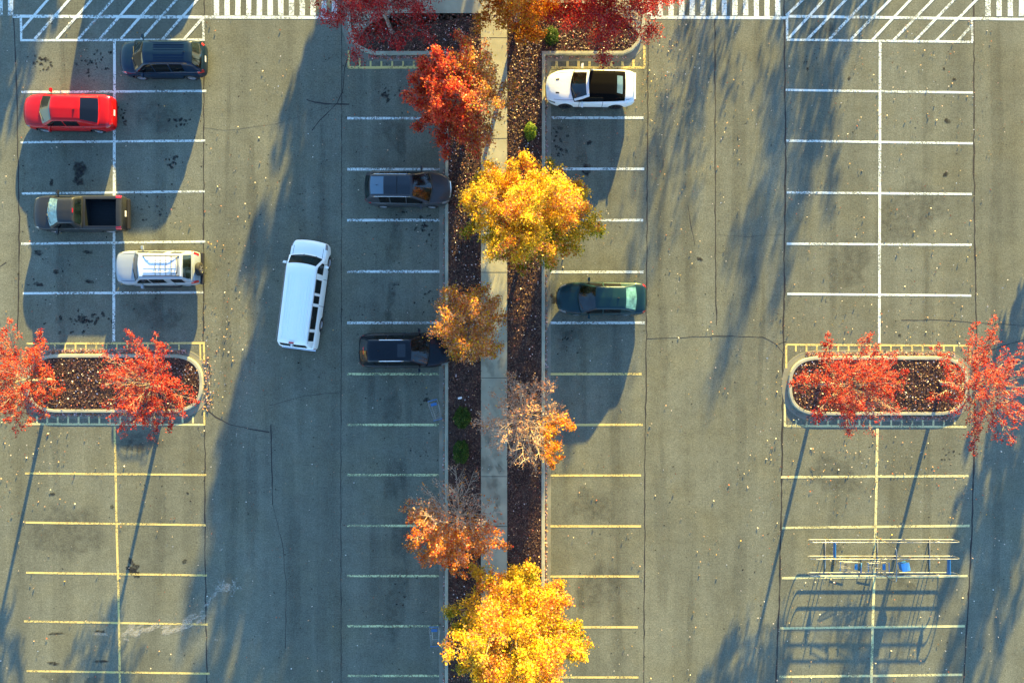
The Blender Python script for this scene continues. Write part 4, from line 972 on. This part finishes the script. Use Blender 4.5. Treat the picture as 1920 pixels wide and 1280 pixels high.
# 8 teal sedan
c = Car(L=4.72, W=1.80, deck=[(0, .62), (.12, .74), (.45, .86), (1.15, .98), (2, .98), (4.0, 1.04), (4.5, 1.03), (4.66, .95), (4.72, .80)], cowl=1.16, wst=1.98, re=3.40, rb=4.05, roof=1.45, rd=.04, rlip=.015, rwl=.05, wr=.68, wb=.90, side=[(1.46, 2.28), (2.36, 3.24)],
        doors=(1.48, 2.42, 3.28), trunk=4.1, axles=(.90, 3.66), tyre=.32, hl=(4.4, 5.7), tl=(4.6, 5.9, .22), bumpf=.20, bf=.24, br=.14, af=.42, ar=.30, rf=1.0)
build_car(c, 'sedan', 'dark teal green sedan with greenish windows', 'car', (4.94, 2.32, 0), FL - R(.3), P_green, M['rim'], rearglass=M['teal_glass'])
antenna(c, 3.1); c.root.scale = (.98, 1, 1)
# 9 white passenger van
c = Car(L=5.72, W=2.02, deck=[(0, .92), (.08, 1.06), (.3, 1.14), (.85, 1.22), (5.5, 1.22), (5.72, 1.20)], cowl=.86, wst=1.42, re=5.45, rb=5.64, roof=2.06, rd=.03, rlip=.22, rwl=.01, wr=.80, wb=.95, side=[(1.12, 1.72), (2.02, 2.72), (2.86, 3.26), (3.42, 4.62), (4.78, 5.26)],
        doors=(1.10, 1.90, 3.34), axles=(.95, 4.35), tyre=.36, hl=(4.4, 5.6), tl=(3.2, 4.6, .05), bf=.18, br=.03, af=.14, ar=.05, rf=.5, rr=.35, edge=.10, drop=.07, crown=.04)
ang = math.atan2(196, 26)
build_car(c, 'passenger_van', 'long white passenger van driving up the shaded lane', 'van', (*G(566, 552, 1.3), 0), ang, P_van, M['rim'], rearglass=M['tint'], group='cars parked in the lot')
del c.root['group']
topribs(c, (1.8, 5.3), [-.6 + .15 * k for k in range(9)], P_van, hh=.008, wd=.05)
mb = MB(); mb.box(-c.L / 2 + .22, -c.L / 2 + .30, -.13, .13, 2.04, 2.075); mb.build('brake_light', M['lamp_red'], c.root)
mb = MB(); mb.box(-c.L / 2 + .05, -c.L / 2 + .24, -.03, .03, 1.4, 2.02); mb.build('rear_door_post', P_van, c.root)
for sy in (1, -1):
    mb = MB(); mb.tube([(c.L / 2 - d, sy * (c.W / 2 * c.wr + .03), 1.975) for d in (1.5, 3, 4.5, 5.4)], .012, 4); mb.build('drip_rail', M['steel'], c.root)
mb = MB(); mb.box(-c.L / 2 - .10, -c.L / 2 + .02, -.94, .94, .42, .58); o = mb.build('rear_bumper', M['chrome'], c.root); bv = o.modifiers.new('bevel', 'BEVEL'); bv.width = .03; bv.segments = 2

# ------------------------------------------------------------------ cart corral and carts
def frame_loop(x0, x1, y, z0, z1, r=.22, n=6):
    P = []
    rr = min(r, (z1 - z0) / 2)
    for (cx, cz, a0) in ((x1 - rr, z1 - rr, 0), (x0 + rr, z1 - rr, 90), (x0 + rr, z0 + rr, 180), (x1 - rr, z0 + rr, 270)):
        for k in range(n + 1): a = R(a0 + 90 * k / n); P.append((cx + rr * math.cos(a), y, cz + rr * math.sin(a)))
    return P
gx, gy = G(1644, 1038); root = empty('cart_corral', (gx, gy, 0)); tag(root, 'galvanised steel cart corral with three rail walls and blue end plates', 'cart corral')
hw_ = 4.05; ys = (.90, 0, -.90)
for y in ys:
    mb = MB(); mb.tube(frame_loop(-hw_, hw_, y, .40, .95), .024, 6, True); mb.build('rail_loop', M['steel'], root, True)
    for x in (-2.86, .02, 2.9):
        mb = MB(); mb.tube([(x, y, 0), (x, y, .98)], .024, 6); mb.build('post', M['steel'], root, True)
for x in (-2.86, .02, 2.9):
    mb = MB(); mb.tube([(x, -.92, .03), (x, .92, .03)], .03, 6); mb.build('floor_bar', M['steel'], root, True)
mb = MB(); mb.tube([(-.02, .90, 0), (-.02, .90, 1.9), (-.02, .84, 2.04), (-.02, .70, 2.1), (-.02, -.70, 2.1), (-.02, -.84, 2.04), (-.02, -.90, 1.9), (-.02, -.90, 0)], .028, 8); mb.build('arch', M['steel'], root, True)
mb = MB(); mb.box(-2.72, -2.67, .04, .86, .72, .96); mb.build('end_plate', M['blue_plastic'], root)
mb = MB(); mb.box(3.45, 3.50, -.86, -.04, .72, .96); mb.build('end_plate', M['blue_plastic'], root)
gx, gy = G(1681, 1053); root = empty('blue_box', (gx, gy, 0)); root.rotation_euler = (0, 0, R(12)); tag(root, 'square blue plastic bin on a post inside the cart corral', 'bin')
mb = MB(); mb.box(-.20, .20, -.20, .20, .55, .92)
o = mb.build('bin_body', M['blue_plastic'], root); bv = o.modifiers.new('bevel', 'BEVEL'); bv.width = .03; bv.segments = 2
mb = MB(); mb.box(-.22, .22, -.22, .22, .925, .955); mb.build('bin_lid', mat('light_blue_plastic', (.10, .34, .62), .4), root)
mb = MB(); mb.tube([(0, 0, 0), (0, 0, .55)], .03, 8); mb.build('bin_post', M['steel'], root)

def make_cart(label, loc, rz):
    root = empty('shopping_cart', loc, rz); tag(root, label, 'shopping cart', 'shopping carts')
    def bw(x): return .27 - .07 * (x + .45) / .9                     # half width narrows to the nose (+x)
    bas = MB(); zt = lambda x: .98 - .06 * (x + .45) / .9; zb = lambda x: .50 + .10 * (x + .45) / .9
    top = [(-.45, -bw(-.45), zt(-.45)), (.45, -bw(.45), zt(.45)), (.45, bw(.45), zt(.45)), (-.45, bw(-.45), zt(-.45))]
    bas.tube(top, .012, 5, True)
    bas.tube([(-.42, -.2, .5), (.40, -.16, .6), (.40, .16, .6), (-.42, .2, .5)], .008, 4, True)
    for k in range(9):
        x = -.45 + .9 * k / 8; bas.tube([(x, -bw(x), zt(x)), (x * .94, -bw(x) * .75, zb(x)), (x * .94, bw(x) * .75, zb(x)), (x, bw(x), zt(x))], .0035, 3)
    for s in (-1, 1):
        for q in (.3, .6): bas.tube([(-.45, s * (bw(-.45) * (1 - .25 * q)), zt(-.45) - q * .45), (.45, s * bw(.45) * (1 - .25 * q), zt(.45) - q * .32)], .0035, 3)
    for k in range(-3, 4): y = k * .055; bas.tube([(-.44, y * 1.1, .5), (.42, y, .6), (.45, y, zt(.45))], .0035, 3)
    bas.build('basket', M['steel'], root)
    fr = MB()
    for s in (-1, 1):
        fr.tube([(-.62, s * .25, 1.02), (-.46, s * .25, .95), (-.40, s * .24, .5), (-.36, s * .23, .2), (.42, s * .17, .18)], .014, 5)
    fr.tube([(-.3, -.22, .19), (-.3, .22, .19)], .012, 5); fr.tube([(.4, -.17, .18), (.4, .17, .18)], .012, 5); fr.build('frame', M['steel'], root, True)
    hb = MB(); hb.tube([(-.62, -.26, 1.02), (-.62, .26, 1.02)], .022, 8); hb.build('handle', M['blue_plastic'], root, True)
    st = MB(); st.box(-.47, -.32, -.16, .16, .90, .925); st.build('child_seat', M['blue_plastic'], root)
    nb = MB()
    for s in (-1, 1): nb.box(.44, .48, s * .2 - .03, s * .2 + .03, .88, .95)
    nb.box(.455, .475, -.2, .2, .93, .95); nb.build('nose_bumper', M['blue_plastic'], root)
    for (x, y) in ((-.34, -.22), (-.34, .22), (.40, -.16), (.40, .16)):
        wb = MB(); wb.lathe([(.001, -.015), (.06, -.015), (.06, .015), (.001, .015)], 14); wb.tube([(0, 0, .0), (0, 0, .12)], .01, 4); wb.build('caster', M['black'], root, False, (x, y, .062))
    return root
cart = make_cart('lone shopping cart resting against the kerb beside two dark green shrubs', (*G(820, 768), 0), R(-75))
def copy_tree(o, parent=None):
    c_ = o.copy(); COL.objects.link(c_)
    if parent: c_.parent = parent
    for ch in [q for q in bpy.data.objects if q.parent == o]: copy_tree(ch, c_)
    return c_
def place(src, label, loc, rz):
    k = copy_tree(src); k.location = loc; k.rotation_euler = (0, 0, rz); k['label'] = label; return k
place(cart, 'shopping cart in the corral farther from the blue bin', (*G(1577, 1052), 0), R(178))
place(cart, 'shopping cart in the corral nearer to the blue bin', (*G(1628, 1053), 0), R(181))
place(cart, 'shopping cart at the kerb beside the large yellow tree at the bottom edge', (*G(818, 1182), 0), R(-88))
mb = MB(); mb.lathe([(.001, .0), (.05, .0), (.065, .16), (.055, .16), (.045, .02)], 12, 'x', (0, 0, .066)); mb.box(.14, .22, -.05, .06, .002, .05)
tag(mb.build('litter_cup', mat('white_card', (.85, .85, .85), .6), None, False, (*G(859, 746), BZ)), 'small white cup lying on the dark mulch above the first shrub', 'litter').rotation_euler = (0, 0, R(10))

# vehicle beyond the top edge whose shadow crosses the hatching
c = Car(L=5.6, W=2.0, deck=[(0, .85), (.3, 1.05), (1.2, 1.2), (5.6, 1.2)], cowl=1.2, wst=1.9, re=5.3, rb=5.5, roof=1.95, rd=.03, rlip=.2, rwl=.02, wr=.78, wb=.93, side=[(1.5, 2.4), (2.5, 3.6), (3.7, 5.0)], doors=(1.4, 2.5, 3.6), axles=(.95, 4.4), tyre=.37, hl=(4.4, 5.6), tl=(4, 5.5, .1), bf=.16, br=.03, af=.2, ar=.08, rr=.3)
build_car(c, 'delivery_van', 'white van waiting north of the crosswalk', 'van', (*G(300, -150), 0), 0, P_van, M['rim'], group='cars parked in the lot')
